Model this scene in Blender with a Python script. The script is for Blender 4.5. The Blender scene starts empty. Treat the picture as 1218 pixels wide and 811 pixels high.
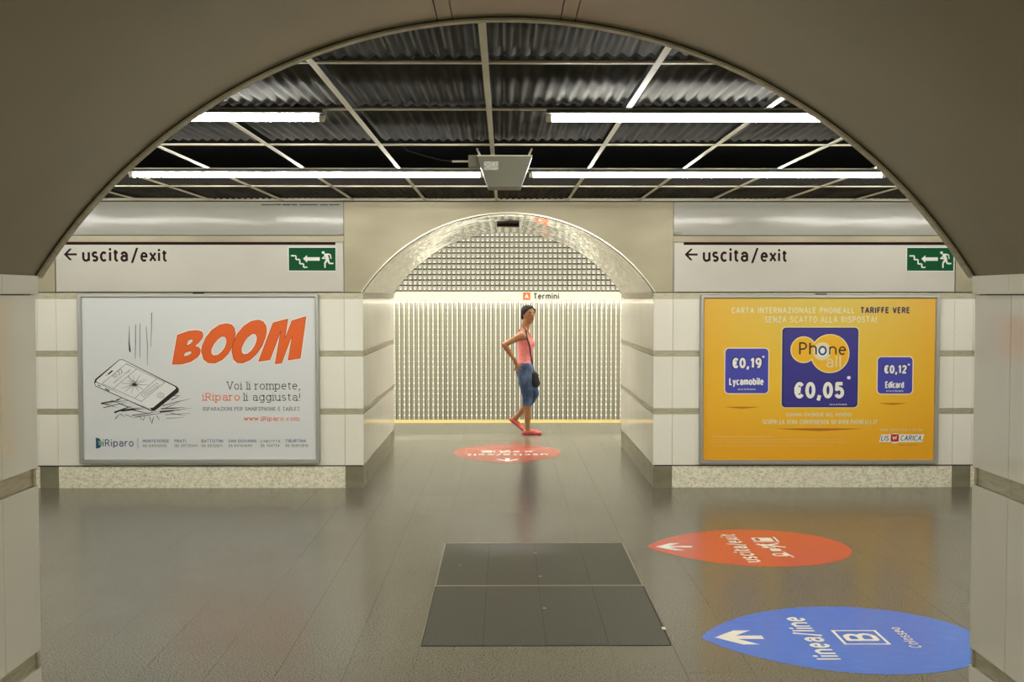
import bpy, bmesh, math, random
from mathutils import Vector, Matrix
random.seed(7)
S = bpy.context.scene
COL = S.collection

# ------------------------------------------------------------------ camera, world, exposure
cam = bpy.data.cameras.new('camera')
cam.sensor_width = 36.0
cam.lens = 36.0 * 1300 / 1218
cam.clip_start = 0.05
co = bpy.data.objects.new('camera', cam)
COL.objects.link(co)
co.location = (0, 0, 1.67)
co.rotation_euler = (math.pi / 2 - math.atan(52.5 / 1300), 0, -math.atan(9 / 1300))
S.camera = co
w = bpy.data.worlds.new('World'); S.world = w; w.use_nodes = True
w.node_tree.nodes['Background'].inputs[0].default_value = (0.5, 0.5, 0.45, 1)
w.node_tree.nodes['Background'].inputs[1].default_value = 0.02
S.view_settings.view_transform = 'Standard'
S.view_settings.look = 'None'
S.view_settings.gamma = 1.0
S.view_settings.exposure = 0.55
S.view_settings.use_curve_mapping = False
S.cycles.use_denoising = True
S.cycles.max_bounces = 10
S.cycles.glossy_bounces = 8
S.cycles.diffuse_bounces = 4
S.cycles.caustics_reflective = True
S.cycles.blur_glossy = 0.6
S.cycles.sample_clamp_indirect = 6.0
TUBE_L = 76.0          # brightness of the corridor tubes
PLATFORM_L = 105.0      # platform tubes
REAR_L = 130.0          # hall behind the camera

# ------------------------------------------------------------------ helpers
WL = {}   # world location of parents
def link(o, parent=None):
    COL.objects.link(o)
    if parent is not None:
        o.parent = parent
        o.matrix_parent_inverse = Matrix.Translation(-WL.get(parent.name, Vector((0, 0, 0))))
    return o

def tag(o, label=None, cat=None, group=None, kind=None):
    if label: o['label'] = label
    if cat: o['category'] = cat
    if group: o['group'] = group
    if kind: o['kind'] = kind
    return o

def empty(name, loc, label, cat, group=None):
    o = bpy.data.objects.new(name, None); COL.objects.link(o)
    o.location = loc; o.empty_display_size = 0.1
    WL[o.name] = Vector(loc)
    return tag(o, label, cat, group)

def mobj(name, verts, faces, m, parent=None, smooth=False, kind=None):
    me = bpy.data.meshes.new(name)
    me.from_pydata([tuple(v) for v in verts], [], faces)
    me.validate()
    if smooth: me.polygons.foreach_set('use_smooth', [True] * len(me.polygons))
    me.materials.append(m)
    o = bpy.data.objects.new(name, me)
    link(o, parent)
    if kind: o['kind'] = kind
    return o

BF = [(0, 3, 2, 1), (4, 5, 6, 7), (0, 1, 5, 4), (1, 2, 6, 5), (2, 3, 7, 6), (3, 0, 4, 7)]
def boxv(x0, x1, y0, y1, z0, z1):
    return [(x0, y0, z0), (x1, y0, z0), (x1, y1, z0), (x0, y1, z0), (x0, y0, z1), (x1, y0, z1), (x1, y1, z1), (x0, y1, z1)]
class MB:
    def __init__(s): s.v = []; s.f = []
    def add(s, v, f):
        n = len(s.v); s.v += [tuple(p) for p in v]; s.f += [tuple(i + n for i in q) for q in f]; return s
    def box(s, *a): return s.add(boxv(*a), BF)
    def build(s, name, m, parent=None, smooth=False, kind=None): return mobj(name, s.v, s.f, m, parent, smooth, kind)
def box(name, a, m, parent=None, kind=None):
    return mobj(name, boxv(*a), BF, m, parent, False, kind)
def bevbox(name, a, m, parent=None, r=0.004, seg=1):
    bm = bmesh.new()
    vs = [bm.verts.new(p) for p in boxv(*a)]
    for f in BF: bm.faces.new([vs[i] for i in f])
    bmesh.ops.bevel(bm, geom=bm.edges[:], offset=r, segments=seg, affect='EDGES', profile=0.5)
    me = bpy.data.meshes.new(name); bm.to_mesh(me); bm.free()
    me.materials.append(m)
    return link(bpy.data.objects.new(name, me), parent)

def prism(poly, y0, y1, plane='xz'):
    """polygon in xz extruded along y"""
    n = len(poly)
    v = [(x, y0, z) for x, z in poly] + [(x, y1, z) for x, z in poly]
    f = [tuple(range(n)), tuple(range(2 * n - 1, n - 1, -1))]
    for i in range(n):
        j = (i + 1) % n
        f.append((i, i + n, j + n, j))
    return v, f

def tube(mb, p0, p1, r0, r1=None, n=12, cap=True):
    r1 = r0 if r1 is None else r1
    p0 = Vector(p0); p1 = Vector(p1); d = (p1 - p0).normalized()
    a = d.orthogonal().normalized(); b = d.cross(a)
    v = []
    for p, r in ((p0, r0), (p1, r1)):
        for k in range(n):
            t = 2 * math.pi * k / n
            v.append(p + a * r * math.cos(t) + b * r * math.sin(t))
    f = [(k, (k + 1) % n, n + (k + 1) % n, n + k) for k in range(n)]
    if cap: f += [tuple(range(n))[::-1], tuple(range(n, 2 * n))]
    mb.add(v, f)

# ------------------------------------------------------------------ materials
def mat(name, base, rough=0.5, metal=0.0, noise=None, bump=None, spec=0.5, rnd=0.0, coat=0.0, rnoise=0.0, emit=None):
    m = bpy.data.materials.new(name); m.use_nodes = True
    nt = m.node_tree; N = nt.nodes; L = nt.links
    b = N['Principled BSDF']
    b.inputs['Base Color'].default_value = (*base, 1)
    b.inputs['Roughness'].default_value = rough
    b.inputs['Metallic'].default_value = metal
    b.inputs['Specular IOR Level'].default_value = spec
    b.inputs['Coat Weight'].default_value = coat
    b.inputs['Coat Roughness'].default_value = 0.06
    if emit:
        b.inputs['Emission Color'].default_value = (*emit[0], 1)
        b.inputs['Emission Strength'].default_value = emit[1]
    geo = N.new('ShaderNodeNewGeometry')
    def mapped(sc):
        mp = N.new('ShaderNodeMapping'); mp.inputs['Scale'].default_value = sc
        L.new(geo.outputs['Position'], mp.inputs['Vector']); return mp.outputs[0]
    col = None
    if noise:   # list of (scale3, colour2, lo, hi, detail)
        for k, (sc, c2, lo, hi, det) in enumerate(noise):
            nz = N.new('ShaderNodeTexNoise'); nz.inputs['Scale'].default_value = 1
            nz.inputs['Detail'].default_value = det
            L.new(mapped(sc), nz.inputs['Vector'])
            mr = N.new('ShaderNodeMapRange'); mr.inputs[1].default_value = lo; mr.inputs[2].default_value = hi
            L.new(nz.outputs[0], mr.inputs[0])
            mx = N.new('ShaderNodeMix'); mx.data_type = 'RGBA'
            L.new(mr.outputs[0], mx.inputs[0])
            if col is None: mx.inputs[6].default_value = (*base, 1)
            else: L.new(col, mx.inputs[6])
            mx.inputs[7].default_value = (*c2, 1)
            col = mx.outputs[2]
            if k == 0 and rnoise:
                m2 = N.new('ShaderNodeMapRange'); m2.inputs[3].default_value = rough; m2.inputs[4].default_value = rough + rnoise
                L.new(mr.outputs[0], m2.inputs[0]); L.new(m2.outputs[0], b.inputs['Roughness'])
    if rnd:
        oi = N.new('ShaderNodeObjectInfo')
        mr = N.new('ShaderNodeMapRange'); mr.inputs[3].default_value = 1 - rnd; mr.inputs[4].default_value = 1 + rnd
        L.new(oi.outputs['Random'], mr.inputs[0])
        mx = N.new('ShaderNodeMix'); mx.data_type = 'RGBA'; mx.blend_type = 'MULTIPLY'; mx.inputs[0].default_value = 1
        if col is None: mx.inputs[6].default_value = (*base, 1)
        else: L.new(col, mx.inputs[6])
        L.new(mr.outputs[0], mx.inputs[7]); col = mx.outputs[2]
    if col is not None: L.new(col, b.inputs['Base Color'])
    if bump:    # list of (scale3, strength, distance)
        prev = None
        for sc, st, dist in bump:
            nz = N.new('ShaderNodeTexNoise'); nz.inputs['Scale'].default_value = 1; nz.inputs['Detail'].default_value = 1.5
            L.new(mapped(sc), nz.inputs['Vector'])
            bp = N.new('ShaderNodeBump'); bp.inputs['Strength'].default_value = st; bp.inputs['Distance'].default_value = dist
            L.new(nz.outputs[0], bp.inputs['Height'])
            if prev: L.new(prev, bp.inputs['Normal'])
            prev = bp.outputs[0]
        L.new(prev, b.inputs['Normal'])
    return m

def s2l(r, g, b):
    f = lambda c: (c / 255 / 12.92) if c / 255 <= 0.04045 else ((c / 255 + 0.055) / 1.055) ** 2.4
    return (f(r), f(g), f(b))

M = {}
M['enamel'] = mat('white_enamel', s2l(244, 241, 226), 0.16, 0, [((2, 2, 1.2), s2l(236, 232, 216), .4, .8, 3)], [((3.1, 2.2, 7), 0.5, 0.0012)], 0.5)
M['enamel_jamb'] = mat('glossy_enamel', s2l(240, 237, 222), 0.07, 0, [((2, 2, 1.2), s2l(230, 226, 210), .4, .8, 3)], [((2.0, 2.6, 6), 0.6, 0.002)], 0.9)
M['fascia'] = mat('polished_fascia', s2l(174, 172, 160), 0.17, 0.0, None, [((2.2, 1, 4), 0.8, 0.006)], .38)
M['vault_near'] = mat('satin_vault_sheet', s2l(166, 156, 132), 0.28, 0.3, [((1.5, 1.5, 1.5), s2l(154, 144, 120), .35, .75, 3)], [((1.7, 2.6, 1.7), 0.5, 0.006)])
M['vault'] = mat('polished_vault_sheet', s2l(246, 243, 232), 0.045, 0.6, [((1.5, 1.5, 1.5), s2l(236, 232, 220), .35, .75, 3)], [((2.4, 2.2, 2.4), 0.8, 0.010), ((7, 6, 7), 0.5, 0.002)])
M['band'] = mat('brushed_steel_band', s2l(192, 186, 160), 0.34, 0.3, [((16, 16, 90), s2l(172, 166, 138), .4, .7, 3)], rnoise=.1)
M['plinth'] = mat('scuffed_steel_plinth', s2l(252, 247, 222), 0.4, 0.1, [((34, 34, 50), s2l(222, 214, 184), .42, .7, 6), ((110, 110, 110), s2l(120, 112, 84), .60, .70, 3)], rnoise=.2)
M['plinth_plain'] = mat('plain_steel_plinth', s2l(150, 145, 122), 0.3, 0.3, [((5, 5, 9), s2l(132, 126, 100), .4, .7, 5)])
M['spandrel'] = mat('dull_spandrel_sheet', s2l(160, 152, 127), 0.42, 0.4, [((1.2, 1.2, 2.2), s2l(140, 131, 105), .35, .75, 6)], rnoise=.1)
M['core'] = mat('dark_joint', s2l(60, 57, 46), 0.7)
M['trim'] = mat('aluminium_trim', s2l(190, 186, 165), 0.3, 0.8)
M['seal'] = mat('black_seal', s2l(22, 20, 16), 0.6)
M['rail'] = mat('ceiling_rail_paint', s2l(226, 220, 192), 0.45)
M['corr'] = mat('dark_corrugated_sheet', s2l(74, 73, 66), 0.9, 0.0, [((8, 2, 8), s2l(58, 57, 52), .4, .7, 4)], spec=.12)
M['void'] = mat('black_plenum', (0.004, 0.004, 0.004), 0.9, spec=0.1)
g1 = s2l(92, 89, 76)
M['granite'] = mat('polished_granite', s2l(122, 117, 100), 0.22, 0, [((120, 120, 120), s2l(72, 68, 56), .48, .62, 3), ((900, 900, 900), s2l(150, 146, 128), .64, .72, 1), ((1.1, 1.1, 1), s2l(112, 107, 90), .45, .8, 3)], [((260, 260, 260), 0.06, 0.0006)], 0.55, rnd=.018)
M['granite_dark'] = mat('dark_hatch_granite', s2l(74, 73, 64), 0.36, 0, [((120, 120, 120), s2l(38, 37, 31), .46, .60, 3), ((700, 700, 700), s2l(120, 118, 104), .64, .72, 1)], None, 0.5, rnd=.06)
M['granite_light'] = mat('pale_stone_strip', s2l(128, 124, 104), 0.25, 0, [((200, 200, 200), s2l(108, 104, 86), .42, .62, 2)], None, 0.5, rnd=.04)
M['granite_plat'] = mat('platform_stone', s2l(104, 101, 84), 0.24, 0, [((250, 250, 250), s2l(84, 80, 66), .42, .62, 2)], None, 0.5, rnd=.04)
M['grout'] = mat('grout', s2l(112, 107, 91), 0.25)
M['yellow'] = mat('yellow_tactile', s2l(192, 172, 98), 0.5, 0, [((40, 40, 40), s2l(172, 150, 82), .4, .65, 3)])
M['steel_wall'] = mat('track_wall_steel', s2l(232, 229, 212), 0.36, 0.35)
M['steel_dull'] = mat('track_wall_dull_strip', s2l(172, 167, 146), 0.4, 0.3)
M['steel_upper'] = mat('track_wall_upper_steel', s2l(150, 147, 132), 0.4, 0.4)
M['steel_back'] = mat('track_wall_backing', s2l(74, 71, 60), 0.5, 0.4)
M['white_print'] = mat('white_board', s2l(214, 211, 196), 0.5)
M['sign_board'] = mat('sign_board_enamel', s2l(206, 202, 188), 0.3, 0, [((1.2, 1, 2), s2l(198, 194, 180), .4, .7, 2)])
M['maroon'] = mat('dark_maroon_print', s2l(46, 8, 14), 0.7, spec=.2)
M['green'] = mat('green_sign', s2l(8, 84, 46), 0.6, spec=.15)
M['sign_white'] = mat('sign_white_print', s2l(236, 240, 228), 0.4)
M['red_vinyl'] = mat('red_floor_vinyl', s2l(226, 92, 66), 0.22, 0, [((500, 500, 500), s2l(196, 80, 60), .5, .7, 1)])
M['red_vinyl_worn'] = mat('worn_red_floor_vinyl', s2l(184, 82, 66), 0.22)
M['blue_vinyl'] = mat('blue_floor_vinyl', s2l(66, 124, 232), 0.22, 0, [((9, 40, 9), s2l(76, 134, 236), .5, .75, 4)])
M['decal_white'] = mat('white_vinyl_print', s2l(250, 248, 235), 0.3)
M['poster_white'] = mat('poster_paper_white', s2l(226, 228, 226), 0.42, 0, None, [((1.2, 1, 2), 0.15, 0.002)])
M['p_orange'] = mat('orange_print', s2l(240, 102, 22), 0.4)
M['p_orange_dk'] = mat('dark_orange_print', s2l(178, 62, 24), 0.4)
M['p_halo'] = mat('cream_halo_print', s2l(255, 232, 214), 0.4)
M['p_black'] = mat('black_ink', s2l(24, 24, 24), 0.4)
M['p_grey'] = mat('grey_ink', s2l(96, 98, 98), 0.4)
M['p_navy'] = mat('navy_ink', s2l(44, 66, 128), 0.4)
M['p_navy_dk'] = mat('dark_navy_ink', s2l(44, 30, 92), 0.4)
M['p_green'] = mat('lime_ink', s2l(110, 190, 80), 0.4)
M['p_paper'] = mat('phone_paper', s2l(238, 239, 236), 0.4)
M['p_cream'] = mat('cream_ink', s2l(238, 226, 176), 0.4)
M['p_white'] = mat('white_ink', s2l(250, 250, 244), 0.4)
M['p_blue'] = mat('violet_blue_ink', s2l(56, 52, 142), 0.4)
M['p_blue2'] = mat('blue_ink', s2l(70, 74, 178), 0.4)
M['p_yellow'] = mat('golden_ink', s2l(250, 190, 30), 0.4)
M['p_red'] = mat('red_ink', s2l(196, 40, 36), 0.4)
M['p_shade'] = mat('brown_orange_ink', s2l(196, 120, 14), 0.4)
M['frame'] = mat('aluminium_frame', s2l(182, 182, 174), 0.34, 0.5)
M['box_grey'] = mat('grey_box_paint', s2l(116, 114, 96), 0.45)
M['label'] = mat('printed_label', s2l(205, 203, 190), 0.5, 0, [((160, 160, 160), s2l(150, 148, 138), .5, .6, 2)])
M['cap'] = mat('tube_cap', s2l(210, 205, 185), 0.4)
M['skin'] = mat('skin', s2l(168, 116, 74), 0.5, 0, [((14, 14, 14), s2l(148, 100, 62), .4, .7, 2)])
M['hair'] = mat('black_hair', s2l(12, 9, 8), 0.9, 0, None, [((220, 220, 60), 0.5, 0.003)])
M['pink'] = mat('pink_knit', s2l(244, 150, 148), 0.8, 0, [((30, 30, 90), s2l(234, 122, 122), .45, .65, 2)], [((160, 160, 160), 0.4, 0.002)])
M['denim'] = mat('blue_denim', s2l(50, 68, 104), 0.8, 0, [((12, 12, 5), s2l(104, 126, 160), .48, .8, 3)], [((30, 30, 14), 0.5, 0.006)])
M['shoe'] = mat('coral_shoe', s2l(240, 98, 104), 0.5)
M['sole'] = mat('dark_sole', s2l(50, 30, 28), 0.7)
M['bag'] = mat('black_leather', s2l(22, 21, 24), 0.45, 0, None, [((40, 40, 40), 0.4, 0.004)])
M['strap'] = mat('dark_brown_strap', s2l(40, 22, 20), 0.5)
M['lip'] = mat('lip_colour', s2l(120, 60, 48), 0.5)
M['eye_white'] = mat('eye_white', s2l(150, 138, 122), 0.5)

def grad_mat():
    """golden poster print: yellow at the top to deeper orange at the foot and sides"""
    m = bpy.data.materials.new('golden_poster_print'); m.use_nodes = True
    nt = m.node_tree; N = nt.nodes; L = nt.links; b = N['Principled BSDF']
    b.inputs['Roughness'].default_value = 0.4
    tc = N.new('ShaderNodeTexCoord'); sp = N.new('ShaderNodeSeparateXYZ'); L.new(tc.outputs['Generated'], sp.inputs[0])
    r = N.new('ShaderNodeValToRGB')
    r.color_ramp.elements[0].color = (*s2l(248, 176, 26), 1); r.color_ramp.elements[0].position = 0.0
    r.color_ramp.elements[1].color = (*s2l(228, 200, 84), 1); r.color_ramp.elements[1].position = 1.0
    e = r.color_ramp.elements.new(0.5); e.color = (*s2l(250, 204, 52), 1)
    L.new(sp.outputs['Z'], r.inputs[0])
    a = N.new('ShaderNodeMath'); a.operation = 'SUBTRACT'; a.inputs[1].default_value = 0.5; L.new(sp.outputs['X'], a.inputs[0])
    q = N.new('ShaderNodeMath'); q.operation = 'MULTIPLY'; L.new(a.outputs[0], q.inputs[0]); L.new(a.outputs[0], q.inputs[1])
    k = N.new('ShaderNodeMath'); k.operation = 'MULTIPLY'; k.inputs[1].default_value = 2.6; L.new(q.outputs[0], k.inputs[0])
    mx = N.new('ShaderNodeMix'); mx.data_type = 'RGBA'; L.new(k.outputs[0], mx.inputs[0]); L.new(r.outputs[0], mx.inputs[6])
    mx.inputs[7].default_value = (*s2l(242, 174, 30), 1)
    L.new(mx.outputs[2], b.inputs['Base Color'])
    return m
M['golden'] = grad_mat()

def emis(name, c, s):
    m = bpy.data.materials.new(name); m.use_nodes = True
    nt = m.node_tree; nt.nodes.clear()
    e = nt.nodes.new('ShaderNodeEmission'); e.inputs[0].default_value = (*c, 1); e.inputs[1].default_value = s
    o = nt.nodes.new('ShaderNodeOutputMaterial'); nt.links.new(e.outputs[0], o.inputs[0])
    return m
M['tube'] = emis('fluorescent_tube', (1.0, 0.98, 0.91), TUBE_L)
M['tube_plat'] = emis('platform_fluorescent_tube', (1.0, 0.99, 0.95), PLATFORM_L)
M['added_strip_tube'] = emis('added_strip_tube', (1.0, 0.98, 0.92), 30.0)
M['tube_rear'] = emis('rear_hall_tube', (1.0, 0.94, 0.78), REAR_L)

# ------------------------------------------------------------------ dimensions (metres)
YN0, YN1 = 0.36, 3.0          # near cross passage (camera stands in it)
YF0, YF1 = 9.512, 12.15       # far cross passage
CZ = 2.50                     # corridor ceiling
HW = 1.265                    # half width of a passage
HWN = 1.289                   # half width of the near passage
SPR = 1.706                   # springing height
XC = {'near': 0.006, 'far': 0.035}
APEX = {'near': 2.431, 'far': 2.385}
ROWS = [(0.200, 0.646), (0.697, 1.152), (1.202, 1.653)]
BANDS = [(0.648, 0.695), (1.154, 1.200), (1.655, 1.704)]

def arc(xc, hw, spr, apex, n=48, grow=0.0):
    s = apex - spr
    R = (hw * hw + s * s) / (2 * s); cz = apex - R
    a0 = math.asin(hw / R)
    return [(xc + (R + grow) * math.sin(-a0 + 2 * a0 * k / n), cz + (R + grow) * math.cos(-a0 + 2 * a0 * k / n)) for k in range(n + 1)]

# ------------------------------------------------------------------ floor
floor = box('floor', (-8, 8, -5.0, 14.83, -0.30, -0.004), M['grout'], kind='structure')
_tm = {}
def slab(name, x0, x1, y0, y1, m, parent, gap=0.0009, h=0.004, top=0.0):
    w_, d_ = round(x1 - x0 - 2 * gap, 4), round(y1 - y0 - 2 * gap, 4)
    if w_ <= 0.01 or d_ <= 0.01: return
    key = (w_, d_, m.name, name)
    if key not in _tm:
        me = bpy.data.meshes.new(name); me.from_pydata(boxv(0, w_, 0, d_, -h, 0), [], BF); me.materials.append(m); _tm[key] = me
    o = bpy.data.objects.new(name, _tm[key]); o.location = (x0 + gap, y0 + gap, top); link(o, parent)
    return o
rest = {}
def tile(x0, x1, y0, y1, m, vis=True, gap=0.0009):
    if vis: slab('floor_tile', x0, x1, y0, y1, m, floor, gap)
    else: rest.setdefault(m.name, (MB(), m))[0].box(x0 + gap, x1 - gap, y0 + gap, y1 - gap, -0.004, 0)
HX0, HX1, HY0, HY1 = -0.406, 0.806, 5.165, 7.365
xs = [0.2 + 0.303 * k for k in range(-27, 27)]
xs = [x for x in xs if -7.9 < x < 7.9]
xs = [(-2.87 if abs(x + 2.83) < 0.01 else 2.89 if abs(x - 2.927) < 0.01 else x) for x in xs]
def cut(a, b):      # subtract the hatch from a run of tile
    out = []
    if a < HY0: out.append((a, min(b, HY0)))
    if b > HY1: out.append((max(a, HY1), b))
    return [(p, q) for p, q in out if q - p > 0.05]
for i in range(len(xs) - 1):
    x0, x1 = xs[i], xs[i + 1]
    gl = 0.0009
    y = 3.0 - random.uniform(0.05, 1.0)
    while y < YF0 + 0.03:
        y2 = y + random.choice((0.9, 1.1, 1.1, 1.3))
        a, b = max(y, 3.0), min(y2, YF0 + 0.03)
        if b - a > 0.03:
            segs = cut(a, b) if (x0 > HX0 - .01 and x1 < HX1 + .01) else [(a, b)]
            for p, q in segs:
                tile(x0, x1, p, q, M['granite'], vis=(-3.3 < x0 and x1 < 3.3 and q > 4.4), gap=gl)
        y = y2
for x in (-2.87, 2.89): box('joint_strip', (x - .0035, x + .0035, 3.0, YF0, -.0038, -.0008), M['core'], floor)
# floor under the near passage and the hall behind
for i in range(len(xs) - 1):
    for k in range(8):
        tile(xs[i], xs[i + 1], -5 + k, -4 + k, M['granite'], vis=False)
# far passage
for i in range(9):
    x0 = -1.30 + 0.3 * i
    y = YF0 + 0.03
    first = 0.5 if i % 2 else 0.25
    while y < 12.72:
        y2 = min(y + first, 12.72); first = 0.55
        tile(x0, x0 + 0.3, y, y2, M['granite'], vis=True); y = y2
mb = MB()
k = 0
for i in range(-10, 10):
    x0 = 0.6 * i + 0.1; vis = -1.9 < x0 < 1.5
    tile(x0, x0 + .6, 12.72, 13.27, M['granite_light'], vis)
    tile(x0, x0 + .6, 13.27, 13.85, M['granite_plat'], vis)
    tile(x0, x0 + .6, 13.85, 14.43, M['granite_plat'], vis)
    tile(x0 - .1, x0 + .5, 14.43, 14.83, M['yellow'], vis)
    if not (-1.8 < x0 < 1.7): tile(x0, x0 + .6, YF1, 12.72, M['granite'], False)
for nm, (mb_, m_) in rest.items():
    mb_.build('floor_tile_field', m_, floor, kind='stuff')

# ------------------------------------------------------------------ walls with cross passages
def wall_with_passage(name, y0, y1, xc, apex, x_l, x_r, faces, spr=SPR):
    """solid core with an arched opening plus its cladding panels; faces: which sides (-1 near, +1 far) get full cladding"""
    hw_ = HWN if name == 'wall_front' else HW
    hwc = hw_ + 0.022
    a = arc(xc, hwc, spr, apex + 0.02)
    top = 2.75
    poly = [(x_l, 0), (xc - hwc, 0)] + a + [(xc + hwc, 0), (x_r, 0), (x_r, top), (x_l, top)]
    v, f = prism(poly, y0 + 0.02, y1 - 0.02)
    wall = mobj(name, v, f, M['core'], kind='structure')
    # jamb cladding
    for s in (-1, 1):
        xi = xc + s * hw_; xo = xc + s * (hw_ + 0.022)
        def jb(nm, ya, yb, z0, z1, inset, m):
            p, q = sorted((xi + s * inset, xo)); box(nm, (p, q, ya, yb, z0, z1), m, wall)
        cuts = [y0, y0 + 0.215, y1 - 0.215, y1]
        for ya, yb in zip(cuts[:-1], cuts[1:]):
            for z0, z1 in ROWS: jb('wall_panel', ya + .0015, yb - .0015, z0, z1 if (name == 'wall_back' or z1 < 1.6) else 1.674, 0, M['enamel_jamb'])
            for z0, z1 in BANDS[:2]: jb('steel_band', ya + .001, yb - .001, z0, z1, 0.008, M['band'])
            jb('plinth', ya + .012, yb - .001 if yb != y1 else yb - .012, 0, 0.19, 0.006, M['plinth_plain'])
        zc0, zc1 = (1.677, 1.727) if name == 'wall_front' else (1.657, 1.706)
        for ya, yb in zip(cuts[:-1], cuts[1:]):
            p, q = sorted((xi - s * (0.009 if name == 'wall_front' else 0.002), xo)); box('cornice_band', (p, q, ya + .001, yb - .001, zc0 if name == 'wall_front' else 1.657, zc1), M['enamel_jamb'] if name == 'wall_front' else M['band'], wall)
    # vault lining in five sheets with open joints between them
    n = 96
    A = arc(xc, hw_, spr if name != 'wall_front' else 1.727, apex, n); B = arc(xc, hw_, spr if name != 'wall_front' else 1.727, apex, n, 0.012)
    marks = [-9, -0.187, -0.147, 0.147, 0.187, 9]
    for q in range(5):
        lo, hi = xc + marks[q] + 0.0015, xc + marks[q + 1] - 0.0015
        def clip(P):
            out = []
            for (xa, za), (xb, zb) in zip(P[:-1], P[1:]):
                for (px, pz) in ((xa, za),):
                    if lo <= px <= hi: out.append((px, pz))
                for lim in (lo, hi):
                    if xa < lim < xb:
                        t = (lim - xa) / (xb - xa); out.append((lim, za + t * (zb - za)))
            if P[-1][0] <= hi and P[-1][0] >= lo: out.append(P[-1])
            return sorted(out)
        ia = clip(A); ib = clip(B)
        m_ = min(len(ia), len(ib))
        # resample outer to the same count as inner
        def resample(P, xsn):
            out = []
            for t in xsn:
                d = t * (len(P) - 1); i0 = min(int(d), len(P) - 2); fr = d - i0
                out.append((P[i0][0] * (1 - fr) + P[i0 + 1][0] * fr, P[i0][1] * (1 - fr) + P[i0 + 1][1] * fr))
            return out
        cnt = max(8, len(ia))
        ts = [k_ / (cnt - 1) for k_ in range(cnt)]
        ia = resample(ia, ts); ib = resample(ib, ts)
        ny = 1
        v = []; f = []
        for (x, z) in ia: v += [(x, y0, z), (x, y1, z)]
        o_ = len(v)
        for (x, z) in ib: v += [(x, y0, z), (x, y1, z)]
        d_ = len(v)      # rim verts of their own keep the inner sheet's shading clean
        for (x, z) in ia: v += [(x, y0, z), (x, y1, z)]
        for k_ in range(cnt - 1):
            a_ = 2 * k_
            f += [(a_, a_ + 1, a_ + 3, a_ + 2), (o_ + a_, o_ + a_ + 2, o_ + a_ + 3, o_ + a_ + 1), (d_ + a_, d_ + a_ + 2, o_ + a_ + 2, o_ + a_), (d_ + a_ + 1, o_ + a_ + 1, o_ + a_ + 3, d_ + a_ + 3)]
        e = 2 * (cnt - 1)
        f += [(d_, o_, o_ + 1, d_ + 1), (d_ + e, d_ + e + 1, o_ + e + 1, o_ + e)]
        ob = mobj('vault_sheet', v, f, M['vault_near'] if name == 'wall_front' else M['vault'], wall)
        for p_ in ob.data.polygons[:]:
            p_.use_smooth = (p_.index < 4 * (cnt - 1)) and p_.index % 4 == 0
    # edge lips on both faces
    for yy, s in ((y0, -1), (y1, 1)):
        lips = ((-0.001, 0.006, M['seal'], 0.004), (0.006, 0.017, M['trim'], 0.008))
        if name == 'wall_front' and s == 1: lips = ((-0.0035, 0.012, M['seal'], 0.006), (-0.0095, -0.0035, M['band'], 0.03))
        for (g0, g1, m_, dy) in lips:
            P = arc(xc, hw_, spr if name != 'wall_front' else 1.727, apex, 64, g0); Q = arc(xc, hw_, spr if name != 'wall_front' else 1.727, apex, 64, g1)
            v = []; f = []
            for (p, q) in zip(P, Q):
                v += [(p[0], yy, p[1]), (q[0], yy, q[1]), (q[0], yy + s * dy, q[1]), (p[0], yy + s * dy, p[1])]
            for k_ in range(64):
                b0 = 4 * k_
                for j in range(4):
                    f.append((b0 + j, b0 + 4 + j, b0 + 4 + (j + 1) % 4, b0 + (j + 1) % 4))
            f += [(0, 1, 2, 3), (256, 259, 258, 257)]
            mobj('arch_edge_trim', v, f, m_, wall)
    return wall

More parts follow.
